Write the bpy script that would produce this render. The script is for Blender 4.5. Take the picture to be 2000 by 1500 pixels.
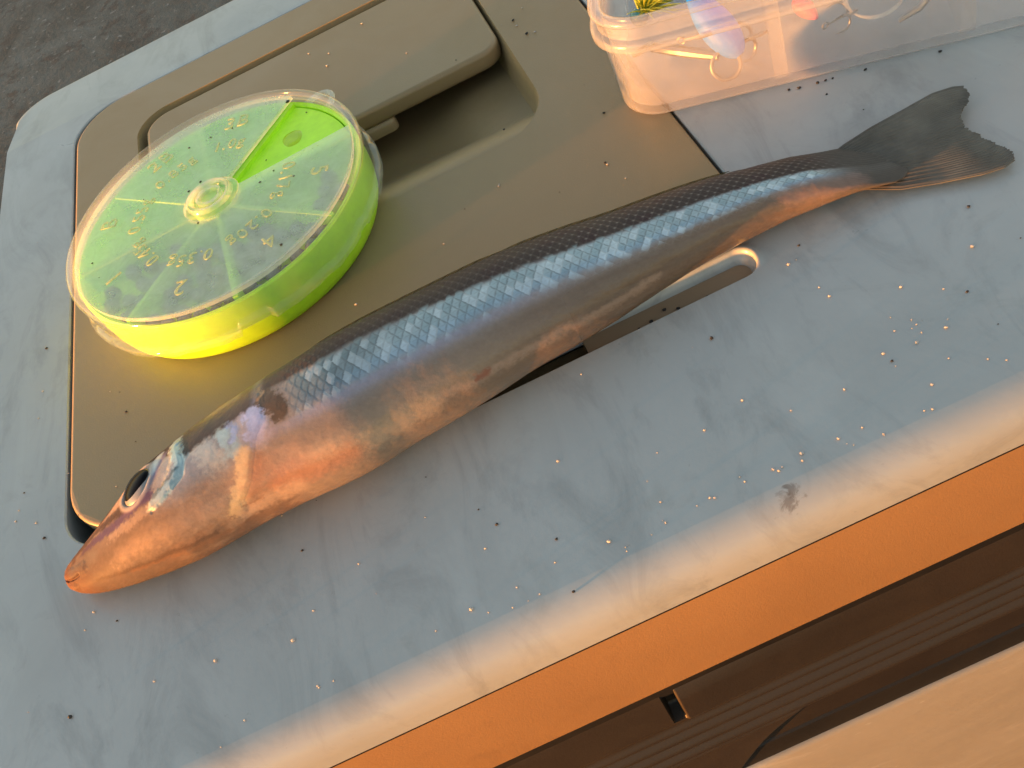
import bpy, bmesh, math, random
import numpy as np
from mathutils import Matrix, Vector

K = 0.0013                      # metres per drawing unit
RNG = np.random.default_rng(7)
random.seed(7)
scene = bpy.context.scene
for o in list(bpy.data.objects):
    bpy.data.objects.remove(o)

# ------------------------------------------------------------------ camera
cam = bpy.data.cameras.new("camera")
cam.sensor_width = 36.0
cam.lens = 36.0 * 1886.6 / 2000.0
cam.clip_start = 0.005
cam.clip_end = 400.0
cam_ob = bpy.data.objects.new("camera", cam)
scene.collection.objects.link(cam_ob)
cam_ob.matrix_world = (Matrix.Translation((0, 0, 105 * K)) @ Matrix.Rotation(0.0759, 4, 'Z')
                       @ Matrix.Rotation(0.7375, 4, 'X') @ Matrix.Rotation(-0.5069, 4, 'Z'))
scene.camera = cam_ob

# ------------------------------------------------------------------ sky, sun, exposure
SUN_AZ = math.radians(-168.5)     # direction the sun stands in (from +X, counter-clockwise)
SUN_EL = math.radians(0.5)
SUN_STRENGTH = 1.85
SKY_STRENGTH = 0.15
EXPOSURE = 3.6
world = bpy.data.worlds.new("World")
scene.world = world
world.use_nodes = True
wn = world.node_tree
wn.nodes.clear()
sky = wn.nodes.new('ShaderNodeTexSky')
sky.sky_type = 'NISHITA'
sky.sun_disc = False
sky.sun_elevation = SUN_EL
sky.sun_rotation = math.pi / 2 - SUN_AZ
sky.air_density = 1.0
sky.dust_density = 0.6
sky.ozone_density = 1.0
bg = wn.nodes.new('ShaderNodeBackground')
bg.inputs['Strength'].default_value = SKY_STRENGTH
wo = wn.nodes.new('ShaderNodeOutputWorld')
wn.links.new(sky.outputs[0], bg.inputs[0])
wn.links.new(bg.outputs[0], wo.inputs[0])

sun = bpy.data.lights.new("sun", 'SUN')
sun.energy = SUN_STRENGTH
sun.angle = math.radians(0.6)
sun.color = (1.0, 0.38, 0.085)
sun_ob = bpy.data.objects.new("sun", sun)
scene.collection.objects.link(sun_ob)
sdir = Vector((math.cos(SUN_AZ) * math.cos(SUN_EL), math.sin(SUN_AZ) * math.cos(SUN_EL), math.sin(SUN_EL)))
sun_ob.rotation_euler = (-sdir).to_track_quat('-Z', 'Y').to_euler()

vs = scene.view_settings
vs.view_transform = 'Standard'
vs.look = 'None'
vs.exposure = EXPOSURE
vs.gamma = 1.0
vs.use_curve_mapping = False
scene.render.engine = 'CYCLES'
scene.cycles.use_denoising = True
scene.cycles.max_bounces = 14
scene.cycles.transparent_max_bounces = 24
scene.cycles.diffuse_bounces = 5
scene.cycles.glossy_bounces = 5
scene.cycles.transmission_bounces = 8
scene.cycles.blur_glossy = 0.5
scene.cycles.sample_clamp_indirect = 6.0

# ------------------------------------------------------------------ helpers
def link(o, parent=None):
    scene.collection.objects.link(o)
    if parent is not None:
        o.parent = parent
    return o

def tag(o, label=None, cat=None, group=None, kind=None):
    if label: o['label'] = label
    if cat: o['category'] = cat
    if group: o['group'] = group
    if kind: o['kind'] = kind
    return o

def empty(name, label, cat, group=None, loc=(0, 0, 0)):
    o = bpy.data.objects.new(name, None)
    o.empty_display_size = 0.01
    link(o)
    return tag(o, label, cat, group)

class MB:
    """collects pieces; build() links them as one mesh object"""
    def __init__(self):
        self.v, self.f, self.n = [], [], 0
    def add(self, verts, faces):
        verts = np.asarray(verts, float).reshape(-1, 3)
        self.v.append(verts)
        self.f += [tuple(int(i) + self.n for i in f) for f in faces]
        self.n += len(verts)
        return self
    def strip(self, loops, closed=True):
        m = len(loops[0])
        vs_ = np.concatenate([np.asarray(l, float) for l in loops])
        fs = []
        rng = m if closed else m - 1
        for k in range(len(loops) - 1):
            for i in range(rng):
                j = (i + 1) % m
                fs.append((k * m + i, k * m + j, (k + 1) * m + j, (k + 1) * m + i))
        return self.add(vs_, fs)
    def cap(self, loop, flip=False):
        idx = list(range(len(loop)))
        return self.add(loop, [idx[::-1] if flip else idx])
    def fill(self, outer, holes=()):
        bm = bmesh.new()
        for lp in [outer] + list(holes):
            vv = [bm.verts.new(tuple(p)) for p in lp]
            for i in range(len(vv)):
                bm.edges.new((vv[i], vv[(i + 1) % len(vv)]))
        bmesh.ops.triangle_fill(bm, edges=bm.edges[:], use_beauty=True, use_dissolve=False, normal=(0, 0, 1))
        bm.verts.index_update()
        out_v = [tuple(v.co) for v in bm.verts]
        out_f = [tuple(v.index for v in f.verts) for f in bm.faces]
        bm.free()
        return self.add(out_v, out_f)
    def box(self, x0, x1, y0, y1, z0, z1):
        v = [(x, y, z) for z in (z0, z1) for y in (y0, y1) for x in (x0, x1)]
        return self.add(v, [(0, 2, 3, 1), (4, 5, 7, 6), (0, 1, 5, 4), (2, 6, 7, 3), (0, 4, 6, 2), (1, 3, 7, 5)])
    def tube(self, pts, r, n=10, caps=True):
        pts = np.asarray(pts, float)
        r = np.broadcast_to(np.asarray(r, float), (len(pts),))
        t = np.gradient(pts, axis=0)
        t /= np.linalg.norm(t, axis=1)[:, None] + 1e-12
        ref = np.array([0, 0, 1.0]) if abs(t[0, 2]) < .9 else np.array([1.0, 0, 0])
        u = np.cross(t[0], ref); u /= np.linalg.norm(u)
        loops = []
        a = np.linspace(0, 2 * np.pi, n, endpoint=False)
        for i in range(len(pts)):
            u = u - t[i] * (u @ t[i]); u /= np.linalg.norm(u) + 1e-12
            w = np.cross(t[i], u)
            loops.append(pts[i] + r[i] * (np.cos(a)[:, None] * u + np.sin(a)[:, None] * w))
        self.strip(loops)
        if caps:
            self.cap(loops[0], True); self.cap(loops[-1])
        return self
    def lathe(self, prof, n=96, c=(0, 0), a0=0.0, a1=2 * math.pi):
        full = abs(a1 - a0 - 2 * math.pi) < 1e-6
        a = np.linspace(a0, a1, n, endpoint=not full)
        loops = [np.stack([c[0] + r * np.cos(a), c[1] + r * np.sin(a), np.full(n, z)], 1) for r, z in prof]
        return self.strip(loops, closed=full)
    def build(self, name, mat, parent=None, smooth=35, weld=1e-4):
        me = bpy.data.meshes.new(name)
        v = np.concatenate(self.v) * K
        me.from_pydata(v.tolist(), [], self.f)
        bm = bmesh.new(); bm.from_mesh(me)
        bmesh.ops.remove_doubles(bm, verts=bm.verts[:], dist=weld * K * 10)
        bmesh.ops.recalc_face_normals(bm, faces=bm.faces[:])
        bm.to_mesh(me); bm.free()
        if smooth:
            me.shade_smooth()
            me.set_sharp_from_angle(angle=math.radians(smooth))
            for p in me.polygons:
                if p.area > 6.0 * K * K and len(p.vertices) == 3 or len(p.vertices) > 4: p.use_smooth = False
        me.materials.append(mat)
        return link(bpy.data.objects.new(name, me), parent)

def rr(x0, x1, y0, y1, r, n=10):
    """rounded rectangle, CCW from front-left; r = one radius or (fl, fr, br, bl)"""
    if not isinstance(r, (tuple, list)): r = (r,) * 4
    out = []
    for (cx, cy, q, a0) in ((x0 + r[0], y0 + r[0], r[0], 180), (x1 - r[1], y0 + r[1], r[1], 270),
                            (x1 - r[2], y1 - r[2], r[2], 0), (x0 + r[3], y1 - r[3], r[3], 90)):
        for k in range(n + 1):
            a = math.radians(a0 + 90 * k / n)
            out.append((cx + q * math.cos(a), cy + q * math.sin(a)))
    return np.array(out)

def z3(l, z):
    l = np.asarray(l)
    return np.concatenate([l, np.broadcast_to(np.asarray(z, float).reshape(-1, 1), (len(l), 1))], 1)

def lin(h):
    h = h.lstrip('#')
    c = [int(h[i:i + 2], 16) / 255 for i in (0, 2, 4)]
    return tuple((x / 12.92 if x <= .04045 else ((x + .055) / 1.055) ** 2.4) for x in c)

# ------------------------------------------------------------------ materials
def new_mat(name):
    m = bpy.data.materials.new(name)
    m.use_nodes = True
    nt = m.node_tree
    nt.nodes.clear()
    return m, nt, nt.nodes, nt.links

def node(nt, t, **kw):
    n = nt.nodes.new(t)
    for k, v in kw.items():
        if k in n.inputs: n.inputs[k].default_value = v
        else: setattr(n, k, v)
    return n

def noise(nt, coord, scale, detail=4, rough=.55, dist=0.0):
    n = node(nt, 'ShaderNodeTexNoise')
    n.inputs['Scale'].default_value = scale
    n.inputs['Detail'].default_value = detail
    n.inputs['Roughness'].default_value = rough
    n.inputs['Distortion'].default_value = dist
    nt.links.new(coord, n.inputs['Vector'])
    return n.outputs['Fac']

def ramp(nt, fac, stops):
    r = node(nt, 'ShaderNodeValToRGB')
    e = r.color_ramp.elements
    while len(e) < len(stops): e.new(.5)
    for el, (p, c) in zip(e, stops):
        el.position = p
        el.color = (c, c, c, 1) if isinstance(c, (int, float)) else (*c, 1)
    nt.links.new(fac, r.inputs[0])
    return r.outputs[0]

def mixc(nt, fac, a, b, mode='MIX'):
    m = node(nt, 'ShaderNodeMix', data_type='RGBA', blend_type=mode)
    for sock, val in ((m.inputs[0], fac), (m.inputs[6], a), (m.inputs[7], b)):
        if hasattr(val, 'is_linked') or hasattr(val, 'links'): nt.links.new(val, sock)
        elif isinstance(val, (int, float)): sock.default_value = val
        else: sock.default_value = (*val, 1)
    return m.outputs[2]

def plastic(name, col, col2, rough=.42, bump=.02, grain=900.0, blot=25.0, spec=.45, sss=0.0, stretch=(1, 1, 1),
            dirt=None, dirt_amt=.25, smear=0.0, stains=()):
    m, nt, N, L = new_mat(name)
    tc = node(nt, 'ShaderNodeTexCoord')
    mp = node(nt, 'ShaderNodeMapping')
    mp.inputs['Scale'].default_value = stretch
    L.new(tc.outputs['Object'], mp.inputs[0])
    co = mp.outputs[0]
    b = node(nt, 'ShaderNodeBsdfPrincipled')
    f1 = noise(nt, co, blot, 6, .62, .4)
    c = mixc(nt, ramp(nt, f1, [(.3, 0.0), (.72, 1.0)]), col, col2)
    if dirt:
        f2 = noise(nt, co, blot * 2.7, 8, .72, 1.2)
        c = mixc(nt, ramp(nt, f2, [(.56, 0.0), (.74, dirt_amt)]), c, dirt)
        f4 = noise(nt, co, blot * 30, 3, .6)
        c = mixc(nt, ramp(nt, f4, [(.70, 0.0), (.76, dirt_amt)]), c, dirt)
    if smear:
        mp2 = node(nt, 'ShaderNodeMapping')
        mp2.inputs['Rotation'].default_value = (0, 0, .9); mp2.inputs['Scale'].default_value = (1.0, .35, 1)
        L.new(tc.outputs['Object'], mp2.inputs[0])
        fs_ = noise(nt, mp2.outputs[0], 55, 7, .68, 1.6)
        c = mixc(nt, ramp(nt, fs_, [(.50, 0.0), (.68, smear)]), c, tuple(x * .72 for x in col))
        fs2 = noise(nt, mp2.outputs[0], 23, 7, .7, 1.0)
        c = mixc(nt, ramp(nt, fs2, [(.52, 0.0), (.70, smear)]), c, tuple(min(1, x * 1.3) for x in col))
    for (sx_, sy_, sr_) in stains:
        vm = node(nt, 'ShaderNodeVectorMath', operation='DISTANCE')
        L.new(tc.outputs['Object'], vm.inputs[0]); vm.inputs[1].default_value = (sx_ * K, sy_ * K, 0)
        ad = node(nt, 'ShaderNodeMath', operation='MULTIPLY_ADD'); ad.inputs[1].default_value = .006 ; 
        L.new(noise(nt, tc.outputs['Object'], 380, 5, .7, 1.0), ad.inputs[0]); L.new(vm.outputs['Value'], ad.inputs[2])
        mr_ = node(nt, 'ShaderNodeMapRange'); mr_.inputs[1].default_value = .003 + sr_ * K * .6; mr_.inputs[2].default_value = .003 + sr_ * K * 1.25; mr_.inputs[3].default_value = .6; mr_.inputs[4].default_value = 0
        L.new(ad.outputs[0], mr_.inputs[0])
        c = mixc(nt, mr_.outputs[0], c, (.09, .07, .05))
    L.new(c, b.inputs['Base Color'])
    f3 = noise(nt, co, blot * 1.7, 7, .7, .8)
    L.new(ramp(nt, f3, [(.25, max(.05, rough - .13)), (.8, min(1, rough + .16))]), b.inputs['Roughness'])
    b.inputs['Specular IOR Level'].default_value = spec
    if sss:
        b.inputs['Subsurface Weight'].default_value = sss
        b.inputs['Subsurface Radius'].default_value = (.004, .003, .002)
        b.inputs['Subsurface Scale'].default_value = 1.0
    g = noise(nt, co, grain, 3, .6)
    bp = node(nt, 'ShaderNodeBump')
    bp.inputs['Strength'].default_value = bump
    bp.inputs['Distance'].default_value = .0006
    L.new(g, bp.inputs['Height'])
    L.new(bp.outputs[0], b.inputs['Normal'])
    o = node(nt, 'ShaderNodeOutputMaterial')
    L.new(b.outputs[0], o.inputs[0])
    return m

def frosted(name, col, haze=.35, gloss=.12, tint=(1, 1, 1), trans=.6, ior=1.45, scratch=0.0):
    """thin see-through plastic: clear share, milky share, fresnel gloss"""
    m, nt, N, L = new_mat(name)
    tr = node(nt, 'ShaderNodeBsdfTransparent'); tr.inputs[0].default_value = (*tint, 1)
    tl = node(nt, 'ShaderNodeBsdfTranslucent'); tl.inputs[0].default_value = (*col, 1)
    df = node(nt, 'ShaderNodeBsdfDiffuse'); df.inputs[0].default_value = (*col, 1)
    gl = node(nt, 'ShaderNodeBsdfGlossy'); gl.inputs['Roughness'].default_value = gloss
    mm1 = node(nt, 'ShaderNodeMixShader'); mm1.inputs[0].default_value = 1 - trans
    L.new(tl.outputs[0], mm1.inputs[1]); L.new(df.outputs[0], mm1.inputs[2])
    tc = node(nt, 'ShaderNodeTexCoord')
    f = noise(nt, tc.outputs['Object'], 160, 6, .65, .6)
    hz = ramp(nt, f, [(.3, haze * .75), (.75, min(1, haze * 1.3))])
    if scratch:
        f2 = noise(nt, tc.outputs['Object'], 900, 4, .7, 2.0)
        hz = mixc(nt, ramp(nt, f2, [(.6, 0.0), (.72, scratch)]), hz, (1, 1, 1))
    mm2 = node(nt, 'ShaderNodeMixShader')
    L.new(hz, mm2.inputs[0]); L.new(tr.outputs[0], mm2.inputs[1]); L.new(mm1.outputs[0], mm2.inputs[2])
    lw = node(nt, 'ShaderNodeLayerWeight'); lw.inputs[0].default_value = .5
    pw = node(nt, 'ShaderNodeMath', operation='POWER'); pw.inputs[1].default_value = 4.5
    L.new(lw.outputs['Facing'], pw.inputs[0])
    fr = node(nt, 'ShaderNodeMapRange'); fr.inputs[3].default_value = .035; fr.inputs[4].default_value = .85
    L.new(pw.outputs[0], fr.inputs[0])
    bp = node(nt, 'ShaderNodeBump'); bp.inputs['Strength'].default_value = .12; bp.inputs['Distance'].default_value = .0004
    L.new(f, bp.inputs['Height'])
    L.new(bp.outputs[0], gl.inputs['Normal'])
    mm3 = node(nt, 'ShaderNodeMixShader')
    L.new(fr.outputs[0], mm3.inputs[0]); L.new(mm2.outputs[0], mm3.inputs[1]); L.new(gl.outputs[0], mm3.inputs[2])
    o = node(nt, 'ShaderNodeOutputMaterial')
    L.new(mm3.outputs[0], o.inputs[0])
    return m

def simple(name, col, rough=.4, metal=0.0, spec=.5, sss=0.0, coat=0.0, trans=0.0):
    m, nt, N, L = new_mat(name)
    b = node(nt, 'ShaderNodeBsdfPrincipled')
    tc = node(nt, 'ShaderNodeTexCoord')
    f = noise(nt, tc.outputs['Object'], 300, 5, .6)
    c = mixc(nt, ramp(nt, f, [(.25, 0.0), (.8, 1.0)]), tuple(x * .82 for x in col), tuple(min(1, x * 1.12) for x in col))
    L.new(c, b.inputs['Base Color'])
    b.inputs['Roughness'].default_value = rough
    b.inputs['Metallic'].default_value = metal
    b.inputs['Specular IOR Level'].default_value = spec
    b.inputs['Coat Weight'].default_value = coat
    b.inputs['Coat Roughness'].default_value = .08
    if sss:
        b.inputs['Subsurface Weight'].default_value = sss
        b.inputs['Subsurface Radius'].default_value = (.003, .003, .001)
        b.inputs['Subsurface Scale'].default_value = 1.0
    o = node(nt, 'ShaderNodeOutputMaterial')
    L.new(b.outputs[0], o.inputs[0])
    return m

M = {}
M['lid'] = plastic('pale_grey_plastic', (.270, .290, .282), (.335, .355, .345), rough=.38, bump=.02, blot=18, spec=.5, dirt=(.19, .20, .175), dirt_amt=.4, smear=.6, stains=((17.6, 58.6, 1.2), (19.2, 59.6, .8)))
M['body'] = plastic('pale_body_plastic', (0.2108, 0.1904, 0.1496), (0.2516, 0.2312, 0.1870), rough=.5, bump=.25, grain=260, blot=30, stretch=(0.280, 0.800, 0.800), dirt=(0.368, 0.344, 0.288), dirt_amt=.6)
M['tan'] = plastic('tan_plastic', (0.228, 0.162, 0.078), (0.252, 0.182, 0.091), rough=.43, bump=.10, grain=2600, blot=14, spec=.4)
M['band'] = plastic('tan_band_plastic', (0.248, 0.140, 0.060), (0.288, 0.164, 0.068), rough=.5, bump=.10, grain=2600, blot=20, spec=.3, dirt=(0.160, 0.088, 0.040), dirt_amt=.35)
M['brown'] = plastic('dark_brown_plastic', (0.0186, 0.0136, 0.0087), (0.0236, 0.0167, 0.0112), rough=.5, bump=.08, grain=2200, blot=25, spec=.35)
M['black'] = plastic('recess_shade_black', (.004, .0035, .003), (.006, .005, .004), rough=.6, bump=.05, blot=30, spec=.3)  # near-black, used in place of shade in the front gaps
M['recess'] = plastic('shadow_brown_plastic', (0.0120, 0.0084, 0.0060), (0.0156, 0.0114, 0.0078), rough=.55, bump=.08, grain=2200, blot=25, spec=.3)  # darker copy of the latch brown, recess shade put into the colour
M['lime'] = simple('lime_plastic', (.54, .95, .03), rough=.32, spec=.5)
nt = M['lime'].node_tree
_b = [n_ for n_ in nt.nodes if n_.type == 'BSDF_PRINCIPLED'][0]; _o = [n_ for n_ in nt.nodes if n_.type == 'OUTPUT_MATERIAL'][0]
_t = node(nt, 'ShaderNodeBsdfTranslucent'); _t.inputs[0].default_value = (.60, .97, .04, 1)
_m = node(nt, 'ShaderNodeMixShader'); _m.inputs[0].default_value = .25
nt.links.new(_b.outputs[0], _m.inputs[1]); nt.links.new(_t.outputs[0], _m.inputs[2]); nt.links.new(_m.outputs[0], _o.inputs[0])
M['lime_plate'] = simple('lime_plate_plastic', (.52, .97, .03), rough=.4, spec=.4)
M['lime_dark'] = simple('olive_drop', (.42, .62, .0), rough=.25, spec=.5)
M['clear'] = frosted('clear_case_plastic', (.95, .98, .74), haze=.32, gloss=.12, trans=.4, scratch=.12)
M['clear_rim'] = frosted('clear_rim_plastic', (.78, .80, .74), haze=.09, gloss=.08, trans=.6, scratch=.15)
M['letter'] = frosted('raised_lettering_plastic', (.72, .72, .34), haze=.65, gloss=.2, trans=.4)
M['hub'] = frosted('milky_hub_plastic', (.88, .87, .78), haze=.4, gloss=.15, trans=.6)
M['milky'] = frosted('milky_box_plastic', (.66, .65, .64), haze=.21, gloss=.3, trans=.5, scratch=.12)
M['milky_thick'] = frosted('milky_rim_plastic', (.60, .59, .58), haze=.28, gloss=.25, trans=.6)
M['lead'] = simple('lead_grey', (.16, .18, .19), rough=.5, metal=.6)
M['steel'] = simple('hook_steel', (.30, .27, .24), rough=.45, metal=1.0)
M['slot'] = plastic('slot_plastic', (.25, .185, .115), (.285, .215, .14), rough=.45, bump=.05, blot=30)
M['sand'] = simple('black_sand', (.012, .011, .010), rough=.7)
M['salt'] = simple('pale_grit', (.32, .31, .29), rough=.6, sss=.2)

# concrete ground
m, nt, N, L = new_mat('rough_concrete')
tc = node(nt, 'ShaderNodeTexCoord')
co = tc.outputs['Object']
b = node(nt, 'ShaderNodeBsdfPrincipled')
c = mixc(nt, ramp(nt, noise(nt, co, 9, 8, .7, .5), [(.35, 0.0), (.68, 1.0)]), (.020, .031, .028), (.082, .105, .10))
c = mixc(nt, ramp(nt, noise(nt, co, 42, 4, .65), [(.55, 0.0), (.63, .9)]), c, (.028, .033, .030))
c = mixc(nt, ramp(nt, noise(nt, co, 130, 3, .6), [(.62, 0.0), (.72, .6)]), c, (.21, .23, .22))
L.new(c, b.inputs['Base Color'])
b.inputs['Roughness'].default_value = .85
bp = node(nt, 'ShaderNodeBump'); bp.inputs['Strength'].default_value = .6; bp.inputs['Distance'].default_value = .004
L.new(noise(nt, co, 110, 6, .7), bp.inputs['Height']); L.new(bp.outputs[0], b.inputs['Normal'])
o = node(nt, 'ShaderNodeOutputMaterial'); L.new(b.outputs[0], o.inputs[0])
M['ground'] = m

# ------------------------------------------------------------------ ground
GZ = -190.0
mb = MB()
G = 30000.0
gx = np.array([-G, -3000, -800, 0, 800, 3000, G])
mb.add([(x, y, GZ) for y in gx for x in gx],
       [(j * 7 + i, j * 7 + i + 1, (j + 1) * 7 + i + 1, (j + 1) * 7 + i) for j in range(6) for i in range(6)])
tag(mb.build('ground', M['ground'], smooth=0), 'dark rough pitted concrete ground behind the cooler box', None, None, 'structure')

# ------------------------------------------------------------------ cooler box
cooler = empty('cooler_box', 'pale grey cooler box with tan hatch in its lid, holding up everything else', 'cooler box', loc=(0, 0, GZ * K))
YF, YB, XL, XR = 56.0, 266.0, -104.0, 210.0
CREASE = 241.5

def lid_R(n):
    nx, ny = n
    if ny < -.02: return 5.0 * (-ny) ** 2 + 1.6 * nx * nx
    return 1.8
def lid_loop(theta):
    """outer loop of the lid at fillet angle theta (0 = top flat edge, 90 = side)"""
    n = 10
    base = rr(XL, XR, YF, YB, (14, 14, 9, 9), n)
    out = []
    for k, (x, y) in enumerate(base):
        c = k // (n + 1)
        cx, cy = ((XL + 14, YF + 14), (XR - 14, YF + 14), (XR - 9, YB - 9), (XL + 9, YB - 9))[c]
        d = np.array([x - cx, y - cy]); d /= np.hypot(*d)
        R = lid_R(d)
        if c in (3,): R = 1.8
        off = R * (1 - math.sin(theta))
        # slight bow of the left side
        bow = 4.0 * (max(0, (y - 238)) / 28.0) ** 1.6 if x < 0 else 0
        zz = -R * (1 - math.cos(theta)) - max(0, y - CREASE) * .055
        out.append((x - d[0] * off + bow, y - d[1] * off, zz))
    return np.array(out)
HX0, HX1, HY0, HY1 = -81.7, 36.6, 103.8, 239.4
mb = MB()
th = [math.radians(t) for t in (0, 9, 18, 27, 36, 45, 54, 63, 72, 81, 90)]
loops = [lid_loop(t) for t in th]
skirt = loops[-1].copy(); skirt[:, 2] = -7.3
skirt_in = skirt.copy(); skirt_in[:, :2] = skirt_in[:, :2] * .985 + np.array([53, 161]) * .015
mb.strip(loops + [skirt, skirt_in])
top = loops[0]
# split the top at the crease
front = [p for p in top if p[1] <= CREASE]
back = [p for p in top if p[1] > CREASE]
# order: front-left corner ... front-right corner | back-right ... back-left
iL = max(p[0] for p in top if p[1] > CREASE)
xl_cr = min(p[0] for p in front) + .0
xr_cr = max(p[0] for p in front)
cR, cL = (xr_cr, CREASE, 0.0), (xl_cr + .15, CREASE, 0.0)
hole_h = rr(HX0 - 1.0, HX1 + .8, HY0 - 1.6, HY1 + .7, (9, 9, 11, 12.5), 12)
SX0, SX1, SY0, SY1 = -62.0, 32.6, 94.0, 99.4
hole_s = rr(SX0 - 1.8, SX1 + 1.8, SY0 - .6, SY1 + 1.8, 3.6, 8)
outer_front = [tuple(p) for p in front] + [cR, cL]
mb.fill(outer_front, [z3(hole_h, 0), z3(hole_s, 0)])
mb.fill([cL, cR] + [tuple(p) for p in back])
# edge of the hatch opening
h1 = rr(HX0 - .75, HX1 + .55, HY0 - 1.35, HY1 + .45, (8.75, 8.75, 10.75, 12.25), 12)
mb.strip([z3(hole_h, 0), z3(h1, -.25), z3(h1, -20)])
# finger slot: rounded lip, sloped walls
def slot(d, z):
    q = rr(SX0 + d, SX1 - d, SY0 + d * .35, SY1 - d, 2.5 - d * .68, 8)
    return z3(q, z)
base_s = rr(SX0, SX1, SY0, SY1, 2.5, 8)
far = np.clip((base_s[:, 1] - SY0 - .8) / 2.2, 0, 1) * np.clip((base_s[:, 0] + 20) / 25, 0, 1)
def bead(d, h):  # raised bead on the far lip, added to catch the low sun
    q = rr(SX0 - d, SX1 + d, SY0 - d * .33, SY1 + d, 2.5 + d * .6, 8)
    return z3(q, h * far)
mb.strip([z3(hole_s, 0), bead(1.5, .05), bead(1.2, .18), bead(.9, .36), bead(.6, .47), bead(.35, .48), bead(.15, .36), bead(.05, .2), slot(0, 0), slot(.12, -.16), slot(.3, -.38), slot(.55, -.7), slot(.8, -1.15), slot(.95, -1.7), slot(1.0, -2.6)])
lid = mb.build('lid', M['lid'], cooler)
# slot floor: shallow step on the right, deeper pocket on the left
mb = MB()
mb.box(4.9, SX1 - .5, SY0 - .3, SY1, -3.4, -1.7)
mb.build('slot_floor', M['slot'], lid)
mb = MB()
mb.box(SX0 - 1, 4.9, SY0 - 1, SY1 + 1, -6.5, -5.2)
mb.box(4.9, 6.2, SY0 - 1, SY1 + 1, -6.5, -3.4)
mb.build('slot_pocket', M['tan'], lid)
mb = MB(); mb.box(HX0 - 3, HX1 + 3, HY0 - 3, HY1 + 2, -22, -19.5)
mb.build('hatch_seat', M['black'], lid)

# hatch with its lever recess
mb = MB()
HT = .35
def hloop(d, z): return z3(rr(HX0 + d, HX1 - d, HY0 + d, HY1 - d, tuple(max(.2, r - d) for r in (12.5, 11, 12, 14)), 12), z)
RX0, RX1, RY0, RY1 = -65.2, 19.2, 149.0, 224.2
def rloop(d, z): return z3(rr(RX0 + d, RX1 - d, RY0 + d, RY1 - d, tuple(max(.15, r - d) for r in (10, 11.5, 7, 8.5)), 12), z)
er = .7
mb.strip([hloop(0, -8.5), hloop(0, HT - er)] + [hloop(er * (1 - math.cos(t)), HT - er + er * math.sin(t)) for t in np.radians((20, 40, 60, 75, 90))])
mb.fill(hloop(er, HT), [rloop(0, HT)])
def rz(d, y, x):
    s = min(1.0, max(0.0, (y - RY0 - .6) / 27.0)); s = s * s * (3 - 2 * s)
    scoop = -.5 - 11.5 * s
    wall = -(d * 2.4 if d > .8 else .9 * d * d + .75 * d)
    if y > 176: wall = -d * 6.0
    return HT + max(scoop, wall) if d > 0 else HT
rl = []
for d in [0, .15, .3, .5, .8, 1.1, 1.5, 2, 2.6, 3.2, 4, 5, 6.5, 8, 10, 12, 14, 16, 18, 20, 22, 24, 26, 28, 30, 32, 34, 36]:
    l = rloop(d, 0); l[:, 2] = [rz(d, y, x) for x, y, _ in l]
    rl.append(l)
mb.strip(rl)
mb.fill(rl[-1])
hatch = mb.build('hatch', M['tan'], cooler, smooth=40)
# lever
mb = MB()
LX0, LX1, LY0, LY1 = -63.0, 18.3, 180.4, 221.6
def lloop(d, z): return z3(rr(LX0 + d, LX1 - d, LY0 + d, LY1 - d, tuple(max(.2, r - d) for r in (5, 5, 4.5, 6.5)), 10), z)
er = 1.0
mb.strip([lloop(.6, -3.6), lloop(.2, -3.3), lloop(0, -2.6), lloop(0, HT - er)] + [lloop(er * (1 - math.cos(t)), HT - er + er * math.sin(t)) for t in np.radians((15, 30, 45, 60, 75, 90))])
mb.cap(lloop(er, HT)); mb.cap(lloop(.6, -3.6), True)
lever = mb.build('hatch_lever', M['tan'], hatch, smooth=50)
mb = MB()
tl = lambda d, z: z3(rr(-46 + d, -8.0 - d, 179.7 + d, 184 - d, max(.2, 1.6 - d), 5), z)
mb.strip([tl(0, -6), tl(0, -4.2), tl(.3, -3.7), tl(.7, -3.5)]); mb.cap(tl(.7, -3.5)); mb.cap(tl(0, -6), True)
mb.build('lever_catch', M['tan'], hatch)

# tan rim band below the lid
mb = MB()
def side_prof(yoff, z, r=12):
    return z3(rr(XL - yoff, XR + yoff, YF - yoff, YB + yoff, r, 10), z)
mb.strip([side_prof(-3, -7.6), side_prof(-.3, -7.6), side_prof(-.1, -7.8), side_prof(-.15, -29.0), side_prof(-.5, -29.5), side_prof(-6, -29.5)])
mb.build('rim_band', M['band'], cooler)
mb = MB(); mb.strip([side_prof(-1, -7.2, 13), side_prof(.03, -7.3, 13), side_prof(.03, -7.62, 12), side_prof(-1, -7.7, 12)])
mb.build('lid_gap_shade', M['black'], cooler)  # black strip painting in the shaded parting gap under the lid
# pale collar of the body showing past the lid at the back left
mb = MB()
def col_loop(o, z): return z3(rr(XL - 6 - o, XR + o, YB - 60 - o, YB - 1.5 + o, 5, 8), z)
mb.strip([col_loop(-8, -16), col_loop(-.8, -16), col_loop(-.2, -16.3), col_loop(0, -17), col_loop(0, -28.5), col_loop(-4, -29)])
mb.build('hinge_collar', M['lid'], cooler)
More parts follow.
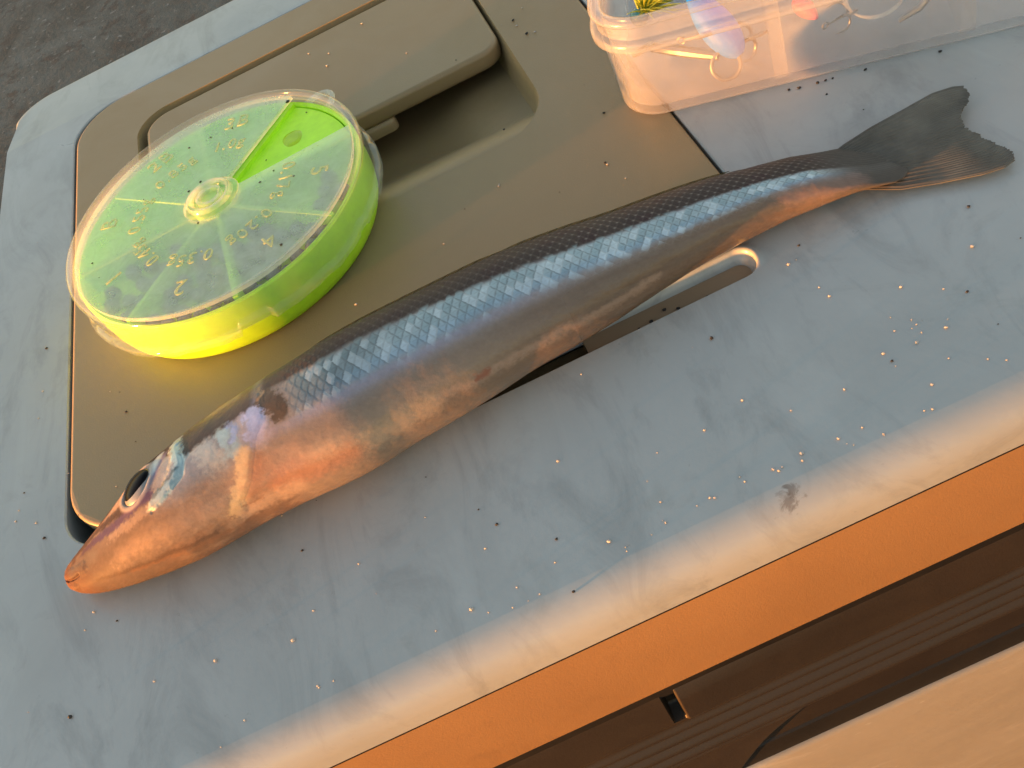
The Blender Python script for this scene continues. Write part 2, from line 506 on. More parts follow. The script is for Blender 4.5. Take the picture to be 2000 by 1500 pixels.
# inner wall behind latch, black standing in for the shade of the gap
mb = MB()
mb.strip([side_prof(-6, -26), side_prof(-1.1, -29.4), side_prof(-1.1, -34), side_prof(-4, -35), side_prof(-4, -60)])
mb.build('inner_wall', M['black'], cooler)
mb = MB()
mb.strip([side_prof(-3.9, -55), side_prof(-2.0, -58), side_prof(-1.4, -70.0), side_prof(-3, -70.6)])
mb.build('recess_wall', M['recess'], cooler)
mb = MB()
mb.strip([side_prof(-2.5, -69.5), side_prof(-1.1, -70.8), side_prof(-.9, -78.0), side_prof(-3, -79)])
mb.build('body_gap_shade', M['black'], cooler)  # black strip standing in for the shaded gap above the lower body
# lower body
mb = MB()
pr = [(-2.6, -77.2), (-1.0, -77.2), (-.5, -77.4), (-.15, -77.8), (0, -78.6), (.3, -90), (.8, -120), (.2, -150), (-2, -180), (-4, -190)]
mb.strip([side_prof(o_, z_) for o_, z_ in pr])
mb.build('body', M['body'], cooler)

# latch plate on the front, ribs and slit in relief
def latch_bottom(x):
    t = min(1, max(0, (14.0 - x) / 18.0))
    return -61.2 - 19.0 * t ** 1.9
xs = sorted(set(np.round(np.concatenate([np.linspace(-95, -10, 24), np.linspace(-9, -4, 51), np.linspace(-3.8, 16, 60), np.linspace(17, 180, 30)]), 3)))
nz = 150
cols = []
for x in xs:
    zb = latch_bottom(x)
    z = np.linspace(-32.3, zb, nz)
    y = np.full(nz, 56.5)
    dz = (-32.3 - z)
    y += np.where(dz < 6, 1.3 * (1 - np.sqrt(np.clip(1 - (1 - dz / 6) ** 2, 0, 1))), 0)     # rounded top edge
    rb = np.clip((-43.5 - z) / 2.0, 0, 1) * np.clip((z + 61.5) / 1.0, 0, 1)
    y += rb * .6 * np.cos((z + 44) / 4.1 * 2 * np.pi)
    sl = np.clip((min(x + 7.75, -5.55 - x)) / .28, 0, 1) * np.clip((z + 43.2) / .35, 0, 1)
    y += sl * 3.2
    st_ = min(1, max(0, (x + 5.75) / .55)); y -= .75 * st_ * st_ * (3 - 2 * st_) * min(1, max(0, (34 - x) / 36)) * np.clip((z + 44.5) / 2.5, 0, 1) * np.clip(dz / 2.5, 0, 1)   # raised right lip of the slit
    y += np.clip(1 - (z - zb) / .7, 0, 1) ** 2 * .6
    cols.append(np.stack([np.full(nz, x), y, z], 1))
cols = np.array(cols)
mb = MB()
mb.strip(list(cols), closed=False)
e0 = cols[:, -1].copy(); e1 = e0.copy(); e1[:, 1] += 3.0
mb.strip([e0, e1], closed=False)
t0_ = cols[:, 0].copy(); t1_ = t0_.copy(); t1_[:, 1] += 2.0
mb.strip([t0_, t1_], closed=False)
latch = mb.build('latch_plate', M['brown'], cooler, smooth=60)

# ------------------------------------------------------------------ round shot case
CC = (-43.35, 156.2)
Z0 = HT + .02
case = empty('shot_dispenser', 'round lime green lead shot dispenser with clear numbered lid on the tan hatch', 'tackle case')
def ringloop(r, z, n=144): 
    a = np.linspace(0, 2 * np.pi, n, endpoint=False)
    return np.stack([CC[0] + r * np.cos(a), CC[1] + r * np.sin(a), np.full(n, z + Z0)], 1)
def prof(mbx, pr, n=144, c=CC):
    return mbx.lathe([(r, z + Z0) for r, z in pr], n=n, c=c)
SEC0 = 2.0
mb = MB()
prof(mb, [(.01, 0), (25.2, 0), (26.6, .25), (27.6, .9), (28.3, 2.2), (28.7, 4), (28.9, 7), (28.9, 10.6), (28.4, 11.0), (27.8, 10.6), (27.6, 7), (27.5, 6.9), (26.8, 6.4), (.01, 6.4)])
base = mb.build('base', M['lime'], case, smooth=40)
for k in range(8):
    a = math.radians(SEC0 + 45 * k)
    u = np.array([math.cos(a), math.sin(a)]); w = np.array([-u[1], u[0]])
    mb = MB()
    v = []
    for z in (6.4, 11.2):
        for (r, s) in ((4, -.45), (27.7, -.45), (27.7, .45), (4, .45)):
            p = np.array(CC) + u * r + w * s
            v.append((p[0], p[1], z + Z0))
    mb.add(v, [(0, 1, 5, 4), (1, 2, 6, 5), (2, 3, 7, 6), (3, 0, 4, 7), (4, 5, 6, 7)])
    mb.build('partition', M['lime'], base, smooth=0)
# plate under the open window
mb = MB()
a = np.radians(np.linspace(SEC0 + 1, SEC0 + 44, 24))
pts = [(CC[0] + 27.5 * math.cos(t), CC[1] + 27.5 * math.sin(t)) for t in a] + [(CC[0] + 4.5 * math.cos(t), CC[1] + 4.5 * math.sin(t)) for t in a[::-1]]
mb.cap(z3(pts, 10.4 + Z0)); mb.cap(z3(pts, 9.6 + Z0), True); mb.strip([z3(pts, 9.6 + Z0), z3(pts, 10.4 + Z0)])
mb.build('window_floor', M['lime_plate'], base, smooth=0)
mb = MB()
oc = np.array(CC) + 19.6 * np.array([math.cos(math.radians(30)), math.sin(math.radians(30))])
tt = np.linspace(0, 2 * np.pi, 28, endpoint=False)
ov = lambda s, z: z3(np.stack([oc[0] + 2.0 * s * np.cos(tt) * (1 + .06 * np.sin(3 * tt)), oc[1] + 2.6 * s * np.sin(tt) * (1 + .08 * np.cos(2 * tt))], 1), z + Z0)
mb.strip([ov(1, 10.41), ov(.9, 10.52), ov(.6, 10.62)]); mb.cap(ov(.6, 10.62))
mb.build('drop_hole', M['lime_dark'], base)
mb = MB()
prof(mb, [(4.2, 1.5), (4.2, 11.4), (3.6, 11.8), (.01, 11.8)], n=48)
mb.build('hub_post', M['lime'], base)

# clear lid: disc with an open wedge
mb = MB()
a0, a1 = math.radians(SEC0 + 44.2), math.radians(SEC0 + 360.6)
na = 150
aa_ = np.linspace(a0, a1, na)
def sect(r, z): return np.stack([CC[0] + r * np.cos(aa_), CC[1] + r * np.sin(aa_), np.full(na, z + Z0)], 1)
ring = [sect(5.6, 11.9), sect(5.6, 12.7), sect(28.2, 12.7), sect(28.2, 11.9)]
mb.strip(ring + [ring[0]], closed=False)
for e in (0, -1):
    mb.add([ring[0][e], ring[1][e], ring[2][e], ring[3][e]], [(0, 1, 2, 3)])
clid = mb.build('clear_lid', M['clear'], case, smooth=30)
# rim bead and skirt
mb = MB()
prof(mb, [(28.0, 11.9), (28.1, 12.7), (28.3, 13.1), (28.6, 13.35), (29.0, 13.45), (29.5, 13.3), (29.9, 12.9), (30.0, 12.3), (29.8, 11.8)])
prof(mb, [(28.0, 11.9), (28.6, 11.4), (29.3, 11.3), (29.8, 11.8)])
mb.build('rim', M['clear_rim'], clid, smooth=50)
mb = MB()
n = 288
ang = np.linspace(0, 2 * np.pi, n, endpoint=False)
def jag(t):
    d = np.degrees(t) % 360
    z = 5.6 + .12 * np.sin(9 * t) + .1 * np.sin(23 * t + 1) + .08 * np.sin(41 * t)
    z += np.where((d > 268) & (d < 280), 1.3, 0) + np.where((d > 318) & (d < 323), .6, 0) + np.where((d > 215) & (d < 219), .5, 0)
    return z
zj = jag(ang)
def sk(r, z): return np.stack([CC[0] + r * np.cos(ang), CC[1] + r * np.sin(ang), z + Z0], 1)
mb.strip([sk(29.5, np.full(n, 11.6)), sk(29.75, np.full(n, 10.5)), sk(29.85, zj + 1.5), sk(30.6, zj + 1.1), sk(30.9, zj + .6), sk(30.8, zj), sk(29.6, zj), sk(29.3, zj + 1.5), sk(29.15, np.full(n, 11.0))])
mb.build('lid_skirt', M['clear_rim'], clid, smooth=50)
mb = MB()
prof(mb, [(5.7, 12.65), (5.5, 12.85), (4.7, 13.0), (4.55, 13.6), (4.3, 13.85), (3.8, 13.85), (3.5, 13.6), (3.3, 13.0), (2.7, 12.9), (2.6, 13.6), (2.3, 13.8), (1.9, 13.6), (1.7, 12.9), (.01, 12.8)], n=72)
mb.build('hub_ring', M['hub'], clid, smooth=40)
# hanging loop at the back
mb = MB()
la = math.radians(41)
lc = np.array([CC[0] + 29.8 * math.cos(la), CC[1] + 29.8 * math.sin(la), 8.6 + Z0])
ou = np.array([math.cos(la), math.sin(la), 0]); sd = np.array([-ou[1], ou[0], 0])
tt = np.linspace(-90, 90, 24)
mb.tube([lc + ou * 4.6 * math.cos(math.radians(t)) + sd * 3.0 * math.sin(math.radians(t)) for t in tt], .62, 10)
mb.build('hanging_loop', M['hub'], clid)
# raised numbers
def text_mesh(name, s, size, ang_, r, mat, parent):
    cu = bpy.data.curves.new(name, 'FONT')
    cu.body = s
    cu.align_x = 'CENTER'; cu.align_y = 'CENTER'
    cu.size = size * K
    cu.extrude = .10 * K
    cu.offset = -.008 * size * K
    cu.space_character = 1.12
    cu.resolution_u = 4
    tmp = bpy.data.objects.new('tmp_text', cu)
    link(tmp)
    bpy.context.view_layer.update()
    me = bpy.data.meshes.new_from_object(tmp.evaluated_get(bpy.context.evaluated_depsgraph_get()))
    bpy.data.objects.remove(tmp)
    me.materials.clear(); me.materials.append(mat)
    o_ = bpy.data.objects.new(name, me)
    t = math.radians(ang_)
    o_.matrix_world = Matrix.Translation(((CC[0] + r * math.cos(t)) * K, (CC[1] + r * math.sin(t)) * K, (12.76 + Z0) * K)) @ Matrix.Rotation(t - math.pi / 2, 4, 'Z')
    return link(o_, parent)
for s1, s2, mid in (('5', '0.17g', -1), ('4', '0.20g', -2), ('2', '0.35g', -3), ('1', '0.45g', -4), ('B', '0.55g', -5), ('2B', '0.85g', -6), ('3B', '1.0g', -7)):
    am = SEC0 + 22.5 + 45 * mid
    text_mesh('size_number', s1, 5.0, am, 22.0, M['letter'], clid)
    text_mesh('weight_number', s2, 3.9, am, 15.2, M['letter'], clid)

# lead shot seen as a grey mass under the lid
def sphere(mbx, c, r, n=8):
    pr = [(max(.001, r * math.sin(t)), c[2] - r * math.cos(t)) for t in np.linspace(0, math.pi, n)]
    mbx.lathe(pr, n=2 * n, c=(c[0], c[1]))
def shots(sec_mid, count, r, rmin=8, rmax=26, spread=19):
    mbx = MB(); placed = []
    tries = 0
    while len(placed) < count and tries < 6000:
        tries += 1
        a = math.radians(sec_mid + RNG.uniform(-spread, spread)); q = RNG.uniform(rmin, rmax)
        p = (CC[0] + q * math.cos(a), CC[1] + q * math.sin(a), 6.42 + r + Z0)
        if all((p[0] - o_[0]) ** 2 + (p[1] - o_[1]) ** 2 > (1.95 * r) ** 2 for o_ in placed):
            placed.append(p); sphere(mbx, p, r)
    return mbx
for nm, mid, cnt, r in (('4', -2, 34, 1.5), ('2', -3, 28, 1.5), ('1', -4, 14, 1.5)):
    so = shots(SEC0 + 22.5 + 45 * mid, cnt, r, rmin=9).build('lead_shot', M['lead'])
    tag(so, 'grey lead shot heaped in the case compartment marked ' + nm, 'lead shot', 'lead shot in the round case', 'stuff')
so = shots(SEC0 + 22.5 - 45, 4, 1.6, 21, 25.5, 14).build('lead_shot', M['lead'])
tag(so, 'few grey lead shot against the rim in the compartment marked 5', 'lead shot', 'lead shot in the round case', 'stuff')

# ------------------------------------------------------------------ milky lure box
BA = math.radians(-21.0)
BU = np.array([math.cos(BA), math.sin(BA)]); BV = np.array([-BU[1], BU[0]])
BO = np.array([28.6, 137.6]); BZ = HT + .1
def bw(p):
    p = np.atleast_2d(np.asarray(p, float))
    xy = BO + p[:, :1] * BU + p[:, 1:2] * BV
    return np.concatenate([xy, p[:, 2:3] + BZ], 1)
lbox = empty('lure_box', 'milky translucent plastic lure box standing across hatch edge and lid', 'lure box')
BLn, BW = 118.0, 70.0
def bl(o_, z, r=7.5): return bw(z3(rr(-o_, BLn + o_, -o_, BW + o_, max(.3, r + o_), 12), z))
mb = MB()
outer = [bl(-1.6, 0), bl(-.7, .2), bl(-.2, .7), bl(0, 1.4), bl(.5, 14.4)]
inner = [bl(-.55, 14.4), bl(-1.05, 1.9), bl(-1.7, 1.3)]
mb.strip(outer); mb.strip(inner); mb.cap(outer[0], True); mb.cap(inner[-1])
box_wall = mb.build('box_wall', M['milky'], lbox, smooth=45)
mb = MB()
fl = [bl(.5, 14.2), bl(1.6, 14.25), bl(1.95, 14.6), bl(1.95, 15.8), bl(1.6, 16.2), bl(.75, 16.3)]
mb.strip(fl)
mb.strip([bl(-.55, 14.2), bl(-.45, 16.3)])
mb.build('flange', M['milky_thick'], lbox, smooth=50)
mb = MB()
mb.strip([bl(.75, 16.3), bl(.8, 18.6)]); mb.strip([bl(-.45, 16.3), bl(-.4, 18.6)])
mb.build('upper_wall', M['milky'], lbox, smooth=50)
mb = MB()
mb.strip([bl(-.4, 18.6), bl(-.6, 18.8), bl(-.7, 19.3), bl(-.4, 19.8), bl(.6, 20.0), bl(1.3, 19.7), bl(1.5, 19.2), bl(1.3, 18.7), bl(.8, 18.6), bl(-.4, 18.6)])
mb.build('lip', M['milky_thick'], lbox, smooth=60)
for u0 in (27.0, 55.5, 84.0):
    mb = MB()
    v = bw([(u0 - 1.1, 1.0, 1.3), (u0 + 1.1, 1.0, 1.3), (u0 + 1.1, BW - 1, 1.3), (u0 - 1.1, BW - 1, 1.3),
            (u0 - .9, .6, 16), (u0 + .9, .6, 16), (u0 + .9, BW - .6, 16), (u0 - .9, BW - .6, 16)])
    mb.add(v, [(0, 1, 5, 4), (1, 2, 6, 5), (2, 3, 7, 6), (3, 0, 4, 7), (4, 5, 6, 7)])
    mb.build('divider', M['milky_thick'], lbox, smooth=0)

def hook_points(s=1.0, n=26):
    """one hook in its own xz plane: shank down, bend, point up with barb"""
    p = [(0, 0, 0), (0, 0, -4.5 * s)]
    for t in np.linspace(180, 385, n):
        p.append((2.0 * s + 2.0 * s * math.cos(math.radians(t)), 0, -4.5 * s + 2.0 * s * math.sin(math.radians(t))))
    p.append((3.75 * s, 0, -2.1 * s))
    return np.array(p)
def treble(parent, origin, Rm, s, name='treble_hook'):
    mbx = MB()
    for k in range(3):
        t = math.radians(120 * k)
        Z = np.array([[math.cos(t), -math.sin(t), 0], [math.sin(t), math.cos(t), 0], [0, 0, 1]])
        hp = hook_points(s)
        mbx.tube((hp @ Z.T) @ Rm.T + origin, np.r_[np.full(len(hp) - 3, .32 * s), .28 * s, .2 * s, .04 * s], 8)
    tt_ = np.linspace(0, 2 * np.pi, 20)
    mbx.tube((np.stack([.75 * s * np.cos(tt_), 0 * tt_, .75 * s + .75 * s * np.sin(tt_)], 1)) @ Rm.T + origin, .22 * s, 8, caps=False)
    return mbx.build(name, M['steel'], parent)
def rotm(ax, ay, az):
    return np.array(Matrix.Rotation(math.radians(az), 3, 'Z') @ Matrix.Rotation(math.radians(ay), 3, 'Y') @ Matrix.Rotation(math.radians(ax), 3, 'X'))

def minnow(name, label, pA, pB, rad, top, belly, group='lures in the milky box', eye=True):
    """hard lure: spindle body from tail pA to nose pB (box coordinates)"""
    A, B = bw(pA)[0], bw(pB)[0]
    t = np.linspace(0, 1, 26)
    w = rad * np.clip(np.sin(np.pi * (.06 + .9 * t ** .8)), .05, 1) ** .75
    mm_, nt_, N_, L_ = new_mat(name + '_paint')
    bsd = node(nt_, 'ShaderNodeBsdfPrincipled')
    geo = node(nt_, 'ShaderNodeNewGeometry'); sx = node(nt_, 'ShaderNodeSeparateXYZ')
    L_.new(geo.outputs['Normal'], sx.inputs[0])
    tc_ = node(nt_, 'ShaderNodeTexCoord')
    vor = node(nt_, 'ShaderNodeTexVoronoi'); vor.inputs['Scale'].default_value = 700
    L_.new(tc_.outputs['Object'], vor.inputs['Vector'])
    cc_ = mixc(nt_, ramp(nt_, sx.outputs[2], [(.35, 0.0), (.6, 1.0)]), belly, top)
    cc_ = mixc(nt_, ramp(nt_, vor.outputs['Distance'], [(.0, .12), (.5, 0.0)]), cc_, (.5, .6, .7))
    L_.new(cc_, bsd.inputs['Base Color'])
    bsd.inputs['Roughness'].default_value = .5; bsd.inputs['Metallic'].default_value = .0; bsd.inputs['Coat Weight'].default_value = .0
    oo = node(nt_, 'ShaderNodeOutputMaterial'); L_.new(bsd.outputs[0], oo.inputs[0])
    root = empty(name, label, 'lure', group)
    mbx = MB(); mbx.tube(A + (B - A) * t[:, None], w, 18)
    mbx.build('lure_body', mm_, root, smooth=60)
    if eye:
        mbx = MB(); d = (B - A) / np.linalg.norm(B - A)
        s_ = np.cross(d, [0, 0, 1]); s_ /= np.linalg.norm(s_)
        sphere(mbx, A + (B - A) * .88 + s_ * rad * .55 + np.array([0, 0, rad * .25]), rad * .3)
        mbx.build('lure_eye', M['sand'], root)
    return root
r1 = minnow('minnow_lure', 'blue minnow lure lying nose up behind the front wall of the lure box', (21.0, 5.6, 4.4), (14.5, 13.0, 14.0), 3.0, (.0, .16, .75), (.0, .20, .80))
treble(r1, bw((19.5, 6.8, 5.2))[0], rotm(0, 78, 200), .95)
treble(r1, bw((12.5, 9.5, 7.5))[0], rotm(20, 100, 165), .85)
# snap swivel with clip beside it
sw = empty('snap_swivel', 'shiny steel snap swivel lying low in the corner of the lure box', 'swivel', None)
mb = MB(); tt = np.linspace(0, 1, 12)
A, B = bw((6.5, 12.0, 6.0))[0], bw((17.5, 6.0, 5.0))[0]
mb.tube(A + (B - A) * tt[:, None], .75 + .25 * np.sin(np.pi * tt), 10); mb.build('swivel_barrel', M['steel'], sw)
mb = MB(); tt = np.linspace(0, 2 * np.pi, 30)
mb.tube(bw(np.stack([18.5 + 2.4 * np.cos(tt), 5.0 + 1.0 * np.sin(tt), 3.6 + 2.2 * np.sin(tt)], 1)), .34, 8, caps=False)
mb.build('snap_ring', M['steel'], sw)
mb = MB()
mb.tube(bw(np.stack([5.0 + 1.9 * np.cos(tt), 12.2 + 1.3 * np.sin(tt), 6.0 + .8 * np.cos(tt + .5)], 1)), .3, 8, caps=False)
mb.build('snap_ring', M['steel'], sw)
# tinsel jig in the corner
jig = empty('feather_jig', 'yellow green tinsel jig showing over the lip in the box corner', 'lure', 'lures in the milky box')
mj = simple('tinsel_yellow_green', (.42, .46, .04), rough=.4, metal=.2)
mb = MB()
for k in range(90):
    p0 = np.array([6.5, 16.5, 10.5]) + RNG.normal(0, .35, 3)
    d = np.array([RNG.uniform(-.2, 1.0), RNG.uniform(-.5, .5), RNG.uniform(.1, .75)]); d /= np.linalg.norm(d)
    ln = RNG.uniform(5, 9)
    pts = [p0 + d * ln * s + np.array([0, 0, -1.6 * s * s]) for s in np.linspace(0, 1, 5)]
    mb.tube(bw(pts), np.linspace(.22, .05, 5), 4)
mb.build('tinsel_skirt', mj, jig)
mb = MB(); sphere(mb, bw((5.4, 16.3, 9.8))[0], 1.7, 9); mb.build('jig_head', simple('jig_head_teal', (.02, .16, .22), rough=.25, coat=.5), jig)
r2 = minnow('dark_lure', 'dark teal lure at the back of the first compartment of the lure box', (10.5, 27, 9), (22, 20, 14.5), 2.3, (.015, .05, .07), (.03, .10, .13))
# second compartment: pink egg, dark weights, clear float
r3 = minnow('pink_lure', 'small pink lure behind the divider in the second compartment of the lure box', (31.0, 12.0, 8.0), (34.0, 8.5, 5.6), 1.5, (.75, .06, .18), (.80, .15, .25), eye=False)
treble(r3, bw((35.5, 7.6, 4.6))[0], rotm(0, 85, 190), .7)
r4 = minnow('smoky_lure', 'smoky purple lure lying in the second compartment of the lure box', (31, 20, 9), (44, 13, 7), 2.4, (.10, .07, .10), (.18, .13, .15))
r5 = minnow('navy_lure', 'dark navy lure at the right of the second compartment of the lure box', (41, 17, 10), (51, 13, 8.0), 2.7, (.02, .05, .09), (.05, .10, .14))
mb = MB(); tt = np.linspace(0, 2 * np.pi, 48)
for q in range(3):
    mb.tube(bw(np.stack([43.5 + (4.6 + .25 * q) * np.cos(tt), 9.5 + .6 * q + 1.6 * np.sin(tt), 7.0 + (3.8 + .2 * q) * np.sin(tt)], 1)), .16, 6, caps=False)
tag(mb.build('line_coil', M['hub']), 'coil of clear fishing line in the second compartment of the lure box', 'fishing line')
mb = MB()
mb.tube(bw([(46, 4.5, 4.0), (49, 4.2, 5.6), (51.5, 4.5, 8.0), (52.5, 5.0, 10.5)]), [.35, .6, .55, .2], 8)
tag(mb.build('metal_spoon_wire', M['steel']), 'bright bent steel wire right of the line coil in the lure box', 'wire')

# ------------------------------------------------------------------ fish
fish = empty('whiting_fish', 'slender silvery whiting fish lying on its side across the cooler lid', 'fish')
ST = np.array([(-79.9, 96.6, .12), (-79.75, 96.5, .85), (-79.4, 96.3, 1.5), (-78.6, 95.9, 2.3), (-77.2, 95.5, 3.15), (-75.2, 95.2, 4.05), (-72.5, 95.0, 5.0), (-69.84, 94.9, 5.8),
 (-67.91, 94.9, 6.4), (-65.88, 95.0, 7.0), (-63.77, 95.15, 7.6), (-61.55, 95.25, 8.15), (-59.21, 95.35, 8.6), (-56.79, 95.4, 8.92), (-54.3, 95.7, 9.2), (-51.75, 96.05, 9.4),
 (-49.13, 96.45, 9.56), (-46.45, 96.8, 9.68), (-43.68, 96.97, 9.86), (-40.86, 97.12, 10.06), (-35.04, 97.15, 10.43), (-29.03, 97.5, 10.72), (-22.92, 98.35, 10.55),
 (-16.63, 98.92, 10.34), (-10.21, 99.6, 10.05), (-3.73, 100.55, 9.6), (2.91, 101.05, 9.15), (9.66, 101.55, 8.45), (16.48, 102.25, 7.5), (23.36, 103.0, 6.7), (30.35, 103.3, 5.99),
 (37.38, 103.1, 5.25), (44.41, 102.5, 4.5), (49, 101.8, 4.15), (53.0, 101.2, 4.3), (56.0, 100.9, 4.6), (58.5, 100.7, 5.0)])
RATIO = .80
def cr(x, xp, fp):
    """smooth monotone-ish interpolation"""
    m_ = np.gradient(fp, xp)
    i = np.clip(np.searchsorted(xp, x) - 1, 0, len(xp) - 2)
    h = xp[i + 1] - xp[i]; t = (x - xp[i]) / h
    return ((1 + 2 * t) * (1 - t) ** 2 * fp[i] + t * (1 - t) ** 2 * h * m_[i] + t * t * (3 - 2 * t) * fp[i + 1] + t * t * (t - 1) * h * m_[i + 1])
q = np.linspace(0, 1, 1240)
FX = np.concatenate([-79.9 + 2.1 * (np.linspace(0, 1, 40)[:-1]) ** 1.8, np.linspace(-77.8, 58.4, 1240)])
FY = cr(FX, ST[:, 0], ST[:, 1])
FA = np.interp(FX, ST[:, 0], ST[:, 2])
FA2 = cr(FX, ST[:, 0], ST[:, 2])
FA = np.where(FX < -76, FA, FA2)
gx_ = np.linspace(-76, 58.4, 1680); gw_ = np.exp(-np.linspace(-2.2, 2.2, 71) ** 2); gw_ /= gw_.sum()
ga_ = np.convolve(np.pad(np.interp(gx_, FX, FA), 35, mode='reflect', reflect_type='odd'), gw_, 'valid')
FA = np.where(FX < -76, FA, np.interp(FX, gx_, ga_))
FPH = np.concatenate([np.linspace(-62, 192, 310), np.linspace(192, 298, 41)[1:-1]])
X_, P_ = np.meshgrid(FX, FPH, indexing='ij')
nS, nP = X_.shape

class VN:
    def __init__(s, seed): s.t = np.random.default_rng(seed).random((256, 256))
    def __call__(s, x, y):
        xi, yi = np.floor(x).astype(int), np.floor(y).astype(int)
        fx, fy = x - xi, y - yi
        fx, fy = fx * fx * (3 - 2 * fx), fy * fy * (3 - 2 * fy)
        g = lambda a_, b_: s.t[a_ % 256, b_ % 256]
        return (g(xi, yi) * (1 - fx) + g(xi + 1, yi) * fx) * (1 - fy) + (g(xi, yi + 1) * (1 - fx) + g(xi + 1, yi + 1) * fx) * fy
def fbm(vn, x, y, o_=4):
    r_, a_, s_ = 0, .5, 0
    for k in range(o_):
        r_ = r_ + a_ * vn(x * 2 ** k + 17 * k, y * 2 ** k + 5 * k); s_ += a_; a_ *= .55
    return r_ / s_
def ss(a_, b_, x):
    t = np.clip((x - a_) / (b_ - a_), 0, 1)
    return t * t * (3 - 2 * t)
ARC = np.radians(P_ - 90) * (FA[:, None] * .92 + .3)        # distance round the body from the upper flank, mm
v1, v2, v3 = VN(1), VN(2), VN(3)
n1 = fbm(v1, X_ * .35, ARC * .5 + 40)
n2 = fbm(v2, X_ * 1.3, ARC * 1.6 + 40)
n3 = fbm(v3, X_ * .12 + 30, ARC * .9 + 40)
n4 = fbm(v1, X_ * 3.1 + 9, ARC * 3.4 + 11)

# scales: overlapping round plates, free edge toward the tail
sc_amt = ss(-37.5, -33, X_) * (1 - ss(50, 56, X_) * .8)
SW, SH = 1.45, 1.30
u_ = X_ / SW + .12 * (n1 - .5); v_ = (P_ - 90) / 6.6 * 1.0 + .1 * (n1 - .5)
f1_ = u_ + .5 * v_; f2_ = u_ - .5 * v_
c1_, c2_ = np.floor(f1_), np.floor(f2_)
l1_, l2_ = f1_ - c1_, f2_ - c2_
l1_ = l1_ + .10 * np.sin(np.pi * l2_); l2_ = l2_ + .10 * np.sin(np.pi * (f1_ - c1_))      # rounded free edges
mx_ = np.maximum(l1_, l2_)
hgt = .3 + .7 * np.clip((l1_ + l2_) / 2, 0, 1)
edge_line = np.maximum(ss(.80, .98, mx_), .45 * (1 - ss(.02, .10, np.abs(l1_ - l2_))) * ss(.2, .5, mx_))
sid = (c1_ * 131 + c2_ * 17).astype(int)
srand = np.random.default_rng(5).random(4096)[sid % 4096]

WARP = 1.0
def stroke(pts, width, soft=.5, scale=9.0):
    """distance mask to a polyline given as (x mm, phi deg)"""
    px = np.array([p[0] for p in pts], float); py = np.radians(np.array([p[1] for p in pts], float) - 90) * scale
    ax_, ay_ = X_ + WARP * ((n2 - .5) * 1.1 + (n4 - .5) * .7), np.radians(P_ - 90) * scale + WARP * ((n1 - .5) * 1.0 + (n4 - .5) * .9)
    dm = np.full(X_.shape, 1e9)
    for k in range(len(px) - 1):
        dx, dy = px[k + 1] - px[k], py[k + 1] - py[k]
        t = np.clip(((ax_ - px[k]) * dx + (ay_ - py[k]) * dy) / (dx * dx + dy * dy + 1e-9), 0, 1)
        dm = np.minimum(dm, np.hypot(ax_ - px[k] - t * dx, ay_ - py[k] - t * dy))
    w = width * (1 + .9 * (n2 - .5))
    return 1 - ss(w - soft, w + soft, dm)

# colours ----------------------------------------------------------
col = np.zeros(X_.shape + (3,)); metal = np.zeros(X_.shape); rough = np.full(X_.shape, .32); sssw = np.full(X_.shape, .35)
def lay(mask, c, mt=None, rg=None, sw_=None):
    global col, metal, rough, sssw
    mk = mask[..., None]
    col[:] = col * (1 - mk) + np.asarray(c) * mk
    if mt is not None: metal[:] = metal * (1 - mask) + mt * mask
    if rg is not None: rough[:] = rough * (1 - mask) + rg * mask
    if sw_ is not None: sssw[:] = sssw * (1 - mask) + sw_ * mask
one = np.ones(X_.shape)
lay(one, (.24, .212, .19))
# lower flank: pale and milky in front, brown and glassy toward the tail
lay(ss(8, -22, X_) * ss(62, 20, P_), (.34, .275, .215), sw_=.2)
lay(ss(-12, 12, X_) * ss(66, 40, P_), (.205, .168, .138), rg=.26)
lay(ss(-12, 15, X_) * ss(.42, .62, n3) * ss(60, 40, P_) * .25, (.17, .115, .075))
lay(ss(40, 62, P_) * ss(100, 70, P_) * ss(-36, -28, X_) * .8, (.33, .31, .33), mt=.15)     # violet grey above the belly
# back
btop = np.interp(FX, [-45, -33, -23, -11, 0, 12, 24, 35, 47, 53], [100, 97, 95, 91, 86, 82, 77, 73, 74, 76])[:, None]
bbot = np.interp(FX, [-45, -33, -23, -11, 0, 12, 24, 35, 47, 53], [68, 66, 64, 63, 61, 57, 50, 50, 61, 66])[:, None]
back_m = ss(btop - 2, btop + 5, P_ + 5 * (n2 - .5))
lay(back_m, (.062, .044, .037), mt=.0, rg=.5, sw_=.03)
lay(back_m * ss(118, 150, P_), (.045, .036, .026))
lay(back_m * sc_amt * ss(.50, .72, fbm(v3, X_ / SW * .5 + 3, P_ / 14.8)) * ss(.2, .75, hgt) * .8, (.055, .03, .03))
lay(back_m * sc_amt * edge_line * .14, (.20, .16, .135), mt=.1)
fleck = ss(.60, .85, l1_) * ss(.60, .85, l2_) * (1 - ss(.93, 1.0, mx_))
lay(back_m * sc_amt * fleck * (.25 + .5 * ss(-8, 14, X_)), (.27, .23, .195), mt=.25)
